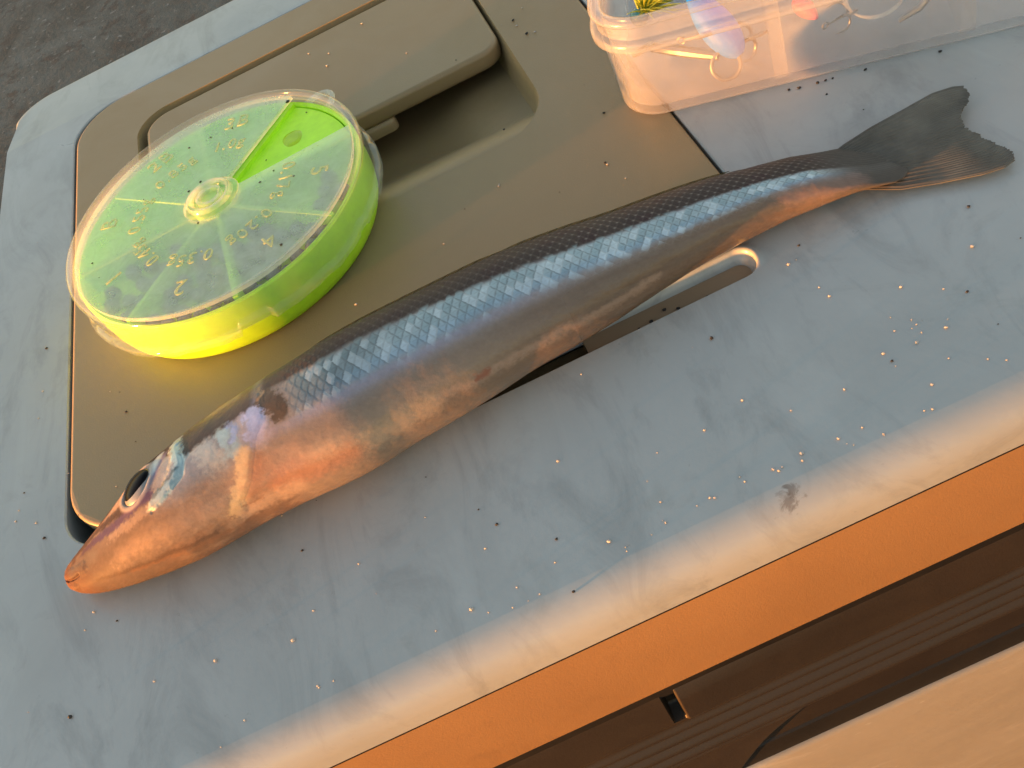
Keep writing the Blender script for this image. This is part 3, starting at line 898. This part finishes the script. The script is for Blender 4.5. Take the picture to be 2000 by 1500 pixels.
# silver band
sb = ss(btop + 4, btop - 3, P_ + 5 * (srand - .5)) * ss(bbot - 8, bbot + 7, P_ + 5 * (srand - .5))
sb = sb * ss(-36.5, -31.5, X_) * (1 - ss(44, 52, X_))
lowb = ss(.55, .0, (P_ - bbot) / (btop - bbot + 1e-3))
silver = np.stack([.40 + .20 * srand - .10 * lowb, .50 + .18 * srand - .04 * lowb, .50 + .17 * srand + .06 * lowb], -1)
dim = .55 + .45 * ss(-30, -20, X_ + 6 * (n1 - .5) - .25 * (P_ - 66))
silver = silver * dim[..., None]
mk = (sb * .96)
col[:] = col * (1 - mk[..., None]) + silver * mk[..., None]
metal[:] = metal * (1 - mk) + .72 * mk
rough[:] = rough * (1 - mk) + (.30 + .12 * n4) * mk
sssw *= (1 - mk)
lay(sb * edge_line * .52, (.13, .125, .12), mt=.35)
lay(sb * ss(.72, .80, srand) * .35, (.82, .88, .86), mt=.8)
# faint scale lines on flank just below the band
lay(sc_amt * ss(bbot + 2, bbot - 4, P_) * ss(bbot - 16, bbot - 6, P_) * edge_line * .12, (.50, .50, .53), mt=.35)
lay(ss(10, -10, X_) * ss(-42, -34, X_) * ss(bbot - 14, bbot - 6, P_) * ss(bbot, bbot - 4, P_) * .45, (.33, .34, .45), mt=.3)
# tail root
lay(ss(43, 52, X_), (.105, .094, .08), mt=.0, rg=.6, sw_=0)
lay(stroke([(50, 40), (45, 30), (40, 34)], 1.6, .9, 4.5) * .5, (.36, .24, .20))
strk = np.clip(1 - np.abs(((P_ / 5.2) % 1) - .5) * 2 / .6, 0, 1)
lay(ss(46, 53, X_) * strk * .55, (.05, .045, .038))
# pale ridge along the rear belly
lay(stroke([(-16, 12), (-9.3, 10), (2.7, 8), (10.6, 6), (18, 8)], .8, .6, 9) * .55, (.52, .40, .32))
lay(stroke([(-20, 2), (-9, 0), (6, -3), (24, -2), (44, 5)], 1.2, .8, 8) * .5, (.24, .175, .125))
lay(stroke([(-10.5, 13), (-9.0, 12)], .55, .35) * .7, (.30, .10, .06))
# belly light patches
lay(stroke([(-34, 24), (-26, 14), (-18, 10)], 1.5, 1.4) * .5, (.70, .54, .38))
lay(stroke([(-40, 34), (-37, 30)], 2.6, 1.6) * .35, (.45, .30, .21))

# head ------------------------------------------------------------
head = ss(-38, -41, X_)
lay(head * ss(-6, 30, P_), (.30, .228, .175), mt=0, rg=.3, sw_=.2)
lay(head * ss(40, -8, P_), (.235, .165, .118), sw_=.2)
lay(head * ss(.45, .68, n1) * .4 * ss(85, 50, P_) * ss(-64, -58, X_), (.48, .37, .27))
lay(head * ss(.52, .72, n3) * .35 * ss(70, 30, P_), (.42, .24, .15))
lay(ss(-48, -66, X_) * ss(112, 85, P_) * .9, (.155, .125, .104), sw_=.12)
# dark crown
cth = np.interp(FX, [-76, -66, -60, -55, -52, -48, -44, -40, -36], [118, 120, 124, 104, 89, 88, 91, 92, 98])[:, None]
crown = head * ss(cth - 3, cth + 4, P_ + 10 * (n2 - .5))

lay(ss(-66, -70, X_) * ss(100, 118, P_), (.16, .105, .075))
lay(stroke([(-66, 40), (-58, 34), (-50, 30)], 1.6, 1.6) * .4, (.42, .32, .25))
lay(stroke([(-72, 26), (-62, 12), (-52, 4)], .5, .4) * .5, (.09, .06, .045))
lay(head * ss(46, 66, P_ + 10 * (n1 - .5)) * ss(-60, -54, X_) * .8, (.40, .41, .42), mt=.7, rg=.38)
# opercle: pale silver with lilac and green
lay(stroke([(-49.8, 92), (-48.5, 78), (-47.0, 66)], 1.5, 1.0) * .75, (.58, .57, .50), mt=.35)
lay(stroke([(-46.5, 100), (-45.6, 86), (-45.0, 76), (-44.6, 66)], 1.25, .6) * .85, (.56, .68, .64), mt=.8)
lay(stroke([(-44.6, 92), (-43.6, 82), (-44.2, 74)], .5, .35) * .8, (.34, .44, .70), mt=.5)
lay(stroke([(-43.0, 104), (-42.4, 88), (-42.2, 72)], .9, .7) * .6, (.42, .37, .40), mt=.3)
lay(stroke([(-47.4, 96), (-46.6, 74)], .2, .4) * .4, (.16, .12, .11))
lay(stroke([(-43.9, 98), (-44.9, 68)], .2, .4) * .35, (.17, .13, .13))
lay(stroke([(-41.0, 92), (-39.8, 84), (-40.0, 77), (-41.0, 70)], 1.35, .7) * .9, (.48, .52, .74), mt=.6)
lay(stroke([(-40.9, 62), (-39.0, 64)], 1.1, .8) * .5, (.45, .40, .48), mt=.2)
lay(stroke([(-38.2, 92), (-37.0, 84), (-36.6, 76)], 1.55, .45) * .95, (.085, .058, .032), mt=0, rg=.35)
lay(stroke([(-39.6, 112), (-38.6, 100), (-39.2, 96)], .28, .2) * .8, (.55, .33, .16))
lay(crown, (.06, .044, .034), mt=0, rg=.4, sw_=.05)
lay(stroke([(-47.5, 126), (-43.5, 124)], 1.3, .5) * .6, (.15, .125, .135))
# cheek plate behind the eye
lay(stroke([(-53.6, 122), (-53.2, 104), (-52.8, 88), (-53.2, 78), (-55.2, 71), (-58.0, 66)], .95, .4) * .92, (.55, .66, .62), mt=.85, rg=.35)
lay(stroke([(-53.4, 84), (-56.0, 76), (-58.0, 72)], .3, .25) * .7, (.12, .13, .12))
lay(stroke([(-52.6, 112), (-52.4, 96)], .3, .3) * .6, (.15, .14, .13))
lay(stroke([(-55.6, 112), (-57.2, 92), (-60.5, 80)], .55, .4) * .7, (.20, .16, .26), mt=.2)
lay(stroke([(-56.6, 118), (-57.6, 100), (-59.6, 88), (-62.0, 86)], .8, .45) * .85, (.60, .66, .68), mt=.8)
# violet stripe from eye to snout
lay(stroke([(-58.5, 76), (-62.0, 77), (-66.0, 82), (-70.0, 90), (-73.5, 97)], 1.0, .5) * .9, (.085, .06, .12), mt=.2)
lay(stroke([(-62.5, 88), (-66.5, 97), (-71.0, 108), (-75.0, 112)], 1.0, .5) * .85, (.045, .034, .036))
lay(stroke([(-58.0, 62), (-62.5, 66), (-67.0, 72)], .7, .5) * .5, (.36, .29, .24))
# snout: pale patch, lips, dark tip of the nose
lay(stroke([(-76.0, 84), (-74.0, 78), (-71.8, 66)], 1.2, .8, 6) * .7, (.20, .185, .155), mt=.1)
lay(stroke([(-75.8, 90), (-74.6, 88)], .55, .4, 6) * .7, (.24, .20, .17))
lay(ss(-76.4, -78.4, X_) * .85, (.15, .075, .045))
lay(ss(-72, -76, X_) * ss(60, 44, P_) * .7, (.21, .105, .06))
lay(stroke([(-76.6, 118), (-76.2, 100)], .5, .3, 5) * .8, (.08, .055, .04))
# opercle rear margin, cream edge
lay(stroke([(-43.4, 56), (-44.4, 44), (-45.6, 32), (-47.2, 22), (-48.0, 16)], 1.15, .55) * .9, (.72, .55, .32), mt=.15)
lay(stroke([(-42.0, 46), (-43.2, 34), (-44.6, 24)], 1.2, .9) * .7, (.36, .20, .12))
lay(stroke([(-40.5, 22), (-36, 16), (-30, 14)], 1.6, 1.4) * .6, (.42, .21, .14))
lay(stroke([(-47.0, 10), (-43.5, 6), (-39.0, 6)], 1.2, .8) * .55, (.62, .47, .34))
lay(stroke([(-46.6, 15.5), (-43.6, 13)], .2, .3) * .5, (.20, .09, .05))
lay(stroke([(-66, 14), (-56, 0), (-46, -4)], .35, .4) * .5, (.26, .15, .09))
rough[:] = np.where(X_ < -40, np.maximum(rough, .40 + .16 * ss(-52, -62, X_)), rough)
# fine mottling everywhere
col *= (.92 + .16 * n4)[..., None]
col *= (.90 + .20 * n2)[..., None]
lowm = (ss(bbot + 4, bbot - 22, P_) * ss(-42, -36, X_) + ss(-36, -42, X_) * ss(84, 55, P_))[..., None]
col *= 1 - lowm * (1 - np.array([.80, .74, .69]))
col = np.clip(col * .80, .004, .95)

# relief ------------------------------------------------------------
rmask = sc_amt * ss(bbot - 7, bbot + 2, P_)
disp = rmask * (hgt - .6) * .09 - rmask * edge_line * .03
WARP = 0.0
disp += (n1 - .5) * .10 * ss(-76, -70, X_)
om = stroke([(-39.2, 112), (-38.6, 96), (-38.8, 84), (-39.0, 76), (-41.0, 66), (-42.4, 50), (-44.0, 34), (-46.4, 20), (-46.5, 8)], .32, .3)
disp -= om * .04
xo = np.interp(FPH, [8, 20, 34, 50, 66, 76, 84, 96, 112, 118], [-46.5, -46.4, -44, -42.4, -41, -39, -38.8, -38.6, -39.2, -39.6])[None, :]
disp += .05 * ss(xo - 6, xo - .3, X_) * ss(xo + .5, xo, X_) * ss(5, 14, P_) * ss(120, 108, P_)
disp -= stroke([(-53.0, 108), (-52.2, 86), (-52.6, 74), (-55.0, 66), (-58.5, 60)], .25, .25) * .15
disp += .22 * stroke([(-53.6, 112), (-53.2, 90), (-55.2, 73), (-58.0, 67)], .9, .5)
# mouth: slit between two lips, upper jaw edge
slit = stroke([(-80.5, 48), (-79.0, 50), (-77.6, 53), (-75.5, 57)], .26, .26, 4.5)
disp -= slit * .45 * ss(-79.72, -79.3, X_)
disp += .2 * ss(-79.7, -78.8, X_) * (stroke([(-79.4, 76), (-77.6, 74), (-74.5, 66)], .9, .7, 4.5) + stroke([(-79.4, 22), (-77.6, 24)], 1.0, .8, 4.5))
lay(slit * .35, (.22, .10, .06))
lay(ss(-68, -75, X_) * .55, (.075, .048, .036), rg=.6)  # snout darkened in colour for the weaker light there
lay(ss(-77.2, -78.6, X_) * .5, (.11, .055, .038))
# socket of the eye
EX, EP = -60.9, 101.0
de = np.hypot(X_ - EX, np.radians(P_ - EP) * 8.3)
disp -= .5 * ss(3.0, 2.2, de)
disp += .18 * np.exp(-((de - 3.2) / .55) ** 2)
lay(ss(3.9, 3.3, de) * ss(2.5, 2.9, de) * .7, (.30, .27, .25), mt=.45)

FA = FA * (1 + .20 * ss(36, 50, FX)) * np.sqrt(np.clip(1 - (np.clip(FX - 53.5, 0, 9) / 5.0) ** 2, .02, 1))
b_ = FA * np.interp(FX, [-80, -74, -60, 36, 44, 49, 53, 58.5], [.66, .70, .80, .80, .62, .36, .17, .03])
a_eff = FA[:, None] + disp
b_eff = b_[:, None] + disp
pr_ = np.radians(P_)
lift = .15
# flatten where it rests; belly slightly slack toward the lid
sn = np.sin(pr_); cs = np.cos(pr_)
Zc = np.interp(FX, [-80, -79.4, -77.2, -74, -69.8, -60], [2.6, 2.7, 3.1, 3.7, 4.7, 6.8])
Zc = np.where(FX < -60, Zc, np.interp(FX, ST[:, 0], ST[:, 2]) * RATIO)
Zc = np.where(FX > 42, np.interp(FX, [42, 46, 50, 54, 58.5], [3.79, 3.45, 3.0, 2.3, 1.7]), Zc)
zg_ = np.convolve(np.pad(np.interp(gx_, FX, Zc), 35, mode='reflect', reflect_type='odd'), gw_, 'valid')
Zc = (np.where(FX < -76, Zc, np.interp(FX, gx_, zg_)) + lift)[:, None]
Yv = FY[:, None] - a_eff * np.sign(cs) * np.abs(cs) ** .96
Zv = Zc + b_eff * np.sign(sn) * np.abs(sn) ** .96
Zv = np.maximum(Zv, .12 + .02 * np.abs(cs))
rest = HT * ss(102.8, 104.2, Yv) * ss(37.2, 36.2, X_)
Zv = np.where(Zv < .8, np.maximum(Zv, rest + .08), Zv)
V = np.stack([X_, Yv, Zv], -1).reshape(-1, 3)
idx = np.arange(nS * nP).reshape(nS, nP)
i0 = idx[:-1, :]; i1 = idx[1:, :]
F4 = np.stack([i0, np.roll(i0, -1, 1), np.roll(i1, -1, 1), i1], -1).reshape(-1, 4)[:, ::-1]
me = bpy.data.meshes.new('fish_body')
nv = len(V) + 2
tip = np.array([[FX[0] - .05, FY[0], b_[0] + lift], [FX[-1], FY[-1], float(Zc[-1, 0])]])
allv = np.concatenate([V, tip]) * K
tri = [(int(idx[0, j]), int(idx[0, (j + 1) % nP]), nv - 2) for j in range(nP)] + [(int(idx[-1, (j + 1) % nP]), int(idx[-1, j]), nv - 1) for j in range(nP)]
me.vertices.add(nv)
me.vertices.foreach_set('co', allv.astype(np.float32).ravel())
loops_i = np.concatenate([F4.ravel(), np.array(tri).ravel()]).astype(np.int32)
nf = len(F4) + len(tri)
me.loops.add(len(loops_i)); me.loops.foreach_set('vertex_index', loops_i)
starts = np.concatenate([np.arange(len(F4)) * 4, len(F4) * 4 + np.arange(len(tri)) * 3]).astype(np.int32)
me.polygons.add(nf); me.polygons.foreach_set('loop_start', starts)
me.update(calc_edges=True); me.validate()
me.shade_smooth()
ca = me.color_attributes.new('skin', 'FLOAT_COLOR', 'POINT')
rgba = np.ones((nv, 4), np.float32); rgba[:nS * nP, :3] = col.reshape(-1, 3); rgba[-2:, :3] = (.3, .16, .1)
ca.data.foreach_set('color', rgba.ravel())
cb = me.color_attributes.new('skin_gloss', 'FLOAT_COLOR', 'POINT')
g4 = np.ones((nv, 4), np.float32); g4[:nS * nP, 0] = metal.ravel(); g4[:nS * nP, 1] = rough.ravel(); g4[:nS * nP, 2] = sssw.ravel(); g4[:nS * nP, 3] = (.3 - .27 * ss(-46, -60, X_) - .2 * back_m * ss(-40, -30, X_)).ravel(); g4[-2:] = (0, .5, .1, .05)
cb.data.foreach_set('color', g4.ravel())
m, nt, N, L = new_mat('fish_skin')
b = node(nt, 'ShaderNodeBsdfPrincipled')
at = node(nt, 'ShaderNodeAttribute', attribute_name='skin'); ag = node(nt, 'ShaderNodeAttribute', attribute_name='skin_gloss')
sp = node(nt, 'ShaderNodeSeparateColor')
L.new(at.outputs['Color'], b.inputs['Base Color']); L.new(ag.outputs['Color'], sp.inputs[0])
L.new(ag.outputs['Alpha'], b.inputs['Specular IOR Level'])
L.new(sp.outputs[0], b.inputs['Metallic']); L.new(sp.outputs[1], b.inputs['Roughness']); L.new(sp.outputs[2], b.inputs['Subsurface Weight'])
b.inputs['Subsurface Radius'].default_value = (.003, .0016, .0009)
b.inputs['Subsurface Scale'].default_value = 1.0
b.inputs['Specular IOR Level'].default_value = .3
b.inputs['Coat Weight'].default_value = .0
b.inputs['Coat Roughness'].default_value = .22
tc = node(nt, 'ShaderNodeTexCoord')
bp = node(nt, 'ShaderNodeBump'); bp.inputs['Strength'].default_value = .25; bp.inputs['Distance'].default_value = .0004
L.new(noise(nt, tc.outputs['Object'], 420, 5, .6), bp.inputs['Height']); L.new(bp.outputs[0], b.inputs['Normal'])
o = node(nt, 'ShaderNodeOutputMaterial'); L.new(b.outputs[0], o.inputs[0])
me.materials.append(m)
link(bpy.data.objects.new('body', me), fish)

# eye
def body_pt(x, ph, extra=0):
    a_ = float(np.interp(x, FX, FA)); y_ = float(np.interp(x, FX, FY)); p = math.radians(ph); bb = float(np.interp(x, FX, b_))
    return np.array([x, y_ - (a_ + extra) * math.cos(p), float(np.interp(x, FX, Zc[:, 0])) + (bb + extra) * math.sin(p)])
ec = body_pt(EX, EP)
du_ = body_pt(EX + .5, EP) - body_pt(EX - .5, EP); dv_ = body_pt(EX, EP + 4) - body_pt(EX, EP - 4)
du_ /= np.linalg.norm(du_); nrm = np.cross(du_, dv_); nrm /= np.linalg.norm(nrm)
if nrm[2] < 0: nrm = -nrm
dv_ = np.cross(nrm, du_)
def dome(r0, h0, h1, nr=10, na_=40, sx=1.0, sy=1.0, off=(0, 0), tear=0.0):
    mbx = MB(); lp = []
    for k in range(nr + 1):
        t = k / nr * math.pi / 2
        r_ = r0 * math.cos(t); h_ = h0 + (h1 - h0) * math.sin(t)
        a_ = np.linspace(0, 2 * np.pi, na_, endpoint=False)
        rx = r_ * sx * np.cos(a_) * (1 + tear * np.maximum(0, np.cos(a_)) ** 3) + off[0]; ry = r_ * sy * np.sin(a_) + off[1]
        lp.append(ec + rx[:, None] * du_ + ry[:, None] * dv_ + nrm * h_)
    mbx.strip(lp)
    return mbx
eye = dome(3.1, -.75, .55).build('eye', simple('eye_silver', (.24, .225, .205), rough=.35, metal=.4), fish, smooth=60)
dome(2.45, -.1, .72, sx=1.05, sy=.98, off=(-.05, .15), tear=.18).build('pupil', simple('pupil_black', (.003, .003, .004), rough=.25, spec=.06), eye, smooth=60)

# fins -----------------------------------------------------------------
def fin_mat(name, ca_, cb_, clear=.25, uname='fin_uv'):
    m, nt, N, L = new_mat(name)
    b = node(nt, 'ShaderNodeBsdfPrincipled')
    at_ = node(nt, 'ShaderNodeAttribute', attribute_name='ray')
    tc_ = node(nt, 'ShaderNodeTexCoord')
    f = noise(nt, tc_.outputs['Object'], 160, 5, .6)
    c = mixc(nt, at_.outputs['Fac'], ca_, cb_)
    if name.startswith('tail'):
        sxy = node(nt, 'ShaderNodeSeparateXYZ'); L.new(tc_.outputs['Object'], sxy.inputs[0])
        mrr = node(nt, 'ShaderNodeMapRange'); mrr.inputs[1].default_value = 50 * K; mrr.inputs[2].default_value = 63 * K; mrr.inputs[3].default_value = 1.0; mrr.inputs[4].default_value = 0
        L.new(sxy.outputs[0], mrr.inputs[0]); c = mixc(nt, mrr.outputs[0], c, (.105, .09, .075))
    c = mixc(nt, ramp(nt, f, [(.35, 0.0), (.75, .5)]), c, tuple(x * 1.7 for x in ca_))
    L.new(c, b.inputs['Base Color']); b.inputs['Roughness'].default_value = .38
    tl = node(nt, 'ShaderNodeBsdfTranslucent'); L.new(c, tl.inputs[0])
    tr = node(nt, 'ShaderNodeBsdfTransparent'); tr.inputs[0].default_value = (.75, .7, .6, 1)
    m1 = node(nt, 'ShaderNodeMixShader'); m1.inputs[0].default_value = .35
    L.new(b.outputs[0], m1.inputs[1]); L.new(tl.outputs[0], m1.inputs[2])
    m2 = node(nt, 'ShaderNodeMixShader')
    mr = node(nt, 'ShaderNodeMapRange'); mr.inputs[3].default_value = clear; mr.inputs[4].default_value = clear * .15
    L.new(at_.outputs['Fac'], mr.inputs[0]); L.new(mr.outputs[0], m2.inputs[0])
    L.new(m1.outputs[0], m2.inputs[1]); L.new(tr.outputs[0], m2.inputs[2])
    o_ = node(nt, 'ShaderNodeOutputMaterial'); L.new(m2.outputs[0], o_.inputs[0])
    return m
def poly_at(pts, t):
    pts = np.asarray(pts, float)
    d = np.r_[0, np.cumsum(np.linalg.norm(np.diff(pts, axis=0), axis=1))]; d /= d[-1]
    return np.stack([np.interp(t, d, pts[:, k]) for k in range(3)], -1)
def grid_fin(name, PT, ray, mat, parent, thick=.12):
    nu, nv_ = PT.shape[:2]
    top_, bot_ = PT.copy(), PT.copy()
    top_[..., 2] += thick / 2; bot_[..., 2] -= thick / 2
    vv = np.concatenate([top_.reshape(-1, 3), bot_.reshape(-1, 3)]) * K
    id_ = np.arange(nu * nv_).reshape(nu, nv_)
    f = np.stack([id_[:-1, :-1], id_[:-1, 1:], id_[1:, 1:], id_[1:, :-1]], -1).reshape(-1, 4)
    fl_ = (f + nu * nv_)[:, ::-1]
    rim_ = np.concatenate([id_[0, :], id_[1:, -1], id_[-1, ::-1][1:], id_[::-1, 0][1:]])
    side = np.stack([rim_[:-1], rim_[1:], rim_[1:] + nu * nv_, rim_[:-1] + nu * nv_], -1)
    me_ = bpy.data.meshes.new(name)
    me_.from_pydata(vv.tolist(), [], np.concatenate([f, fl_, side]).tolist())
    me_.shade_smooth(); me_.set_sharp_from_angle(angle=math.radians(60))
    at_ = me_.attributes.new('ray', 'FLOAT', 'POINT')
    at_.data.foreach_set('value', np.concatenate([ray.ravel(), ray.ravel()]).astype(np.float32))
    me_.materials.append(mat)
    return link(bpy.data.objects.new(name, me_), parent)
UP = [(48.0, 105.2, 3.3), (52.6, 106.2, 3.5), (57.2, 106.9, 3.5), (62.6, 107.5, 3.2), (68.3, 108.7, 2.5), (71.6, 108.6, 2.0), (72.9, 108.0, 1.8)]
TRAIL = [(72.9, 108.0, 1.8), (72.8, 106.4, 1.7), (71.5, 104.6, 1.7), (69.2, 102.9, 1.7), (68.3, 101.3, 1.7), (67.8, 99.7, 1.7), (68.6, 97.6, 1.7), (69.3, 95.3, 1.7), (70.0, 93.1, 1.6), (70.0, 91.6, 1.5), (69.1, 90.6, 1.4)]
LOW = [(47.5, 98.4, 2.9), (51.2, 97.2, 2.0), (54.8, 95.0, 1.5), (59.8, 92.9, 1.3), (64.7, 90.8, 1.4), (67.4, 90.2, 1.4), (69.1, 90.6, 1.4)]
BASE = [(48.0, 105.2, 3.3), (50.5, 103.0, 3.2), (50.5, 100.5, 3.1), (47.5, 98.4, 2.9)]
nu, nv_ = 90, 420
uu = np.linspace(0, 1, nu); vv_ = np.linspace(0, 1, nv_)
Cu, Dl, Bs, Tr = poly_at(UP, uu), poly_at(LOW, uu), poly_at(BASE, vv_), poly_at(TRAIL, vv_)
Ug, Vg = np.meshgrid(uu, vv_, indexing='ij')
U3, V3 = Ug[..., None], Vg[..., None]
PT = ((1 - V3) * Cu[:, None] + V3 * Dl[:, None] + (1 - U3) * Bs[None] + U3 * Tr[None]
      - ((1 - U3) * (1 - V3) * UP[0] + U3 * (1 - V3) * np.array(UP[-1]) + (1 - U3) * V3 * np.array(LOW[0]) + U3 * V3 * np.array(LOW[-1])))
# frayed trailing edge
fray = (VN(21)(vv_ * 70, vv_ * 0) - .5) * .45 + (VN(22)(vv_ * 190, vv_ * 0) - .5) * .3
PT[..., 0] += (Ug ** 8) * fray[None, :]
nr = 20
ph_ = Vg * nr + .25 * np.sin(Vg * 9)
rayv = np.clip(1 - np.abs((ph_ % 1) - .5) * 2 / .62, 0, 1)
branch = np.clip(1 - np.abs(((ph_ * 2) % 1) - .5) * 2 / .7, 0, 1)
rayv = rayv * (1 - ss(.4, .8, Ug)) + branch * ss(.4, .8, Ug) * .85
seg = .75 + .25 * ((Ug * 60 + 2 * np.sin(ph_)) % 1 > .25)
PT[..., 2] += rayv * .10 + .22 * np.sin(Vg * 11 + Ug * 3) * Ug + .3 * np.sin(Vg * 5) * Ug
rayv = np.clip(rayv * seg * .8 + ss(.93, 1.0, Ug) * .5 * (VN(23)(Vg * 40, Ug * 3) > .35) + .8 * ss(.03, .0, Vg), 0, 1)
grid_fin('tail_fin', PT, rayv, fin_mat('tail_membrane', (.185, .176, .148), (.045, .041, .035), .36), fish, thick=.16)
# folded dorsal fin along the back
xs_ = np.linspace(-34, 33, 260); w_ = np.linspace(0, 1, 10)
DF = np.zeros((260, 10, 3))
wd = 3.2 * np.clip(np.sin(np.pi * np.clip((xs_ + 34) / 67, 0, 1)) ** .5, .02, 1) * (1 - .75 * np.exp(-((xs_ + 3) / 3.0) ** 2))
for k, x in enumerate(xs_):
    p0 = body_pt(x, 150, .02); 
    for j, w in enumerate(w_):
        ang2 = 150 - w * wd[k] * 4.2
        DF[k, j] = body_pt(x + w * 2.5, ang2, .10 + .30 * math.sin(math.pi * min(1, w * .5 + .0)) * w)
ra = np.clip(1 - np.abs(((xs_ / 2.4) % 1) - .5) * 2 / .3, 0, 1)[:, None] * np.ones((1, 10))
grid_fin('dorsal_fin', DF, ra, fin_mat('dorsal_membrane', (.22, .20, .13), (.14, .11, .07), .75), fish, thick=.06)

# ------------------------------------------------------------------ grit
DARK = [(23.7,179.5),(22.9,186.6),(27.0,143.8),(22.2,131.1),(-86.2,109.1),(-90.6,121.2),(-73.4,87.0),(-80.9,75.2),(-87.5,156.3),(-16.4,73.6),(-10.3,59.7),(58.3,122.1),(38.8,95.0),(38.4,70.2),(60.5,87.7),(-9.8,67.6),(51.9,74.9),(-43.7,83.9),(20.9,86.4),(10.1,153.0),(54.3,127.3),(55.8,126.5),(58.6,125.6),(59.9,125.3),(61.0,125.0),(65.8,123.3),(76.4,119.2),(-70.5,128.0)]
WHITE = [(25.9,189.5),(22.9,184.1),(25.2,178.7),(23.6,125.1),(22.4,130.4),(-8.5,130.8),(-26.2,126.6),(-88.5,137.8),(-87.9,144.5),(-77.2,90.4),(-78.7,88.1),(-47.2,70.9),(-55.4,63.1),(-3.8,64.0),(-16.7,63.7),(2.5,90.9),(44.0,73.7),(46.6,71.3),(43.8,72.2),(42.4,71.1),(38.2,71.8),(37.5,84.1),(37.2,86.3),(37.2,92.8),(35.9,92.6),(-11.1,64.6),(22.3,63.6),(27.1,63.3),(30.3,63.3),(18.3,63.4),(-23.1,63.6),(-18.9,71.0),(-43.7,73.8),(-91.4,117.8),(-91.9,115.7),(-87.9,113.2),(4.4,138.4),(4.6,138.8),(-15.9,210.3),(-6.3,215.8),(-20.3,214.6),(-17.2,205.5),(0.0,194.6),(13.5,73.0),(19.8,74.7),(24.3,70.0),(31.4,69.4),(40.4,64.6),(47.8,64.5),(56.8,81.2),(45.8,80.2),(-67.9,74.6),(-58.6,73.3),(-36.1,77.6),(-25.4,79.8),(-5.6,78.7),(4.2,66.0)]
def surf_z(x, y):
    if HX0 < x < HX1 and HY0 < y < HY1:
        return HT
    return 0.0
def grain(mbx, x, y, r, zs, flat=.7):
    n_ = 5
    lp = []
    for k, t in enumerate(np.linspace(.25, math.pi - .25, 4)):
        a_ = np.linspace(0, 2 * np.pi, n_, endpoint=False) + RNG.uniform(0, 1)
        rad = r * math.sin(t) * RNG.uniform(.65, 1.25, n_)
        lp.append(np.stack([x + rad * np.cos(a_) * 1.25, y + rad * np.sin(a_), np.full(n_, zs + r * flat * (1 - math.cos(t)) * .9 + .02)], 1))
    mbx.strip(lp); mbx.cap(lp[0], True); mbx.cap(lp[-1])
mb = MB()
for x, y in DARK:
    grain(mb, x, y, RNG.uniform(.16, .32), surf_z(x, y))
for _ in range(45):
    x, y = RNG.uniform(-95, 75), RNG.uniform(63, 200)
    if RX0 < x < RX1 and RY0 < y < RY1 and y < 181: continue
    if (x - CC[0]) ** 2 + (y - CC[1]) ** 2 < 31.5 ** 2 or 93 < y < 104: continue
    if 28 < x and y > 116: continue
    grain(mb, x, y, RNG.uniform(.05, .13), surf_z(x, y))
for x, y in ((17.7, 96.6), (19.6, 95.6), (15.2, 95.6), (13.1, 95.3), (24.1, 95.2)):
    grain(mb, x, y, .3, -1.7)
for _ in range(16):
    t, r_ = RNG.uniform(0, 6.28), RNG.uniform(6, 26)
    if 2 < math.degrees(t) < 47: continue
    grain(mb, CC[0] + r_ * math.cos(t), CC[1] + r_ * math.sin(t), RNG.uniform(.1, .28), 12.7 + Z0)
grain(mb, CC[0] + 21, CC[1] + 16, .16, 10.4 + Z0); grain(mb, CC[0] + 11, CC[1] + 7, .14, 10.4 + Z0); grain(mb, CC[0] + 18.5, CC[1] + 19.3, .42, 12.2 + Z0)
tag(mb.build('black_sand', M['sand'], smooth=0), 'scattered black sand grains lying on the lid, hatch and case', 'sand', None, 'stuff')
mb = MB()
for x, y in WHITE:
    grain(mb, x, y, RNG.uniform(.12, .26), surf_z(x, y))
for _ in range(45):
    x, y = RNG.uniform(-95, 75), RNG.uniform(63, 200)
    if RX0 < x < RX1 and RY0 < y < RY1 and y < 181: continue
    if (x - CC[0]) ** 2 + (y - CC[1]) ** 2 < 31.5 ** 2 or 93 < y < 104: continue
    if 28 < x and y > 116: continue
    grain(mb, x, y, RNG.uniform(.05, .14), surf_z(x, y))
for _ in range(36):
    x = RNG.uniform(-60, 70); grain(mb, x, 62.0 + abs(RNG.normal(0, .7)) + 1.2 * math.sin(x * .13), RNG.uniform(.06, .18), 0)
for _ in range(9):
    x, y = RNG.normal(44, 5), RNG.normal(73, 3.5)
    if y > 62: grain(mb, x, y, RNG.uniform(.05, .16), 0)
tag(mb.build('pale_grit', M['salt'], smooth=0), 'scattered pale salt and grit crumbs lying on the lid and hatch', 'grit', None, 'stuff')
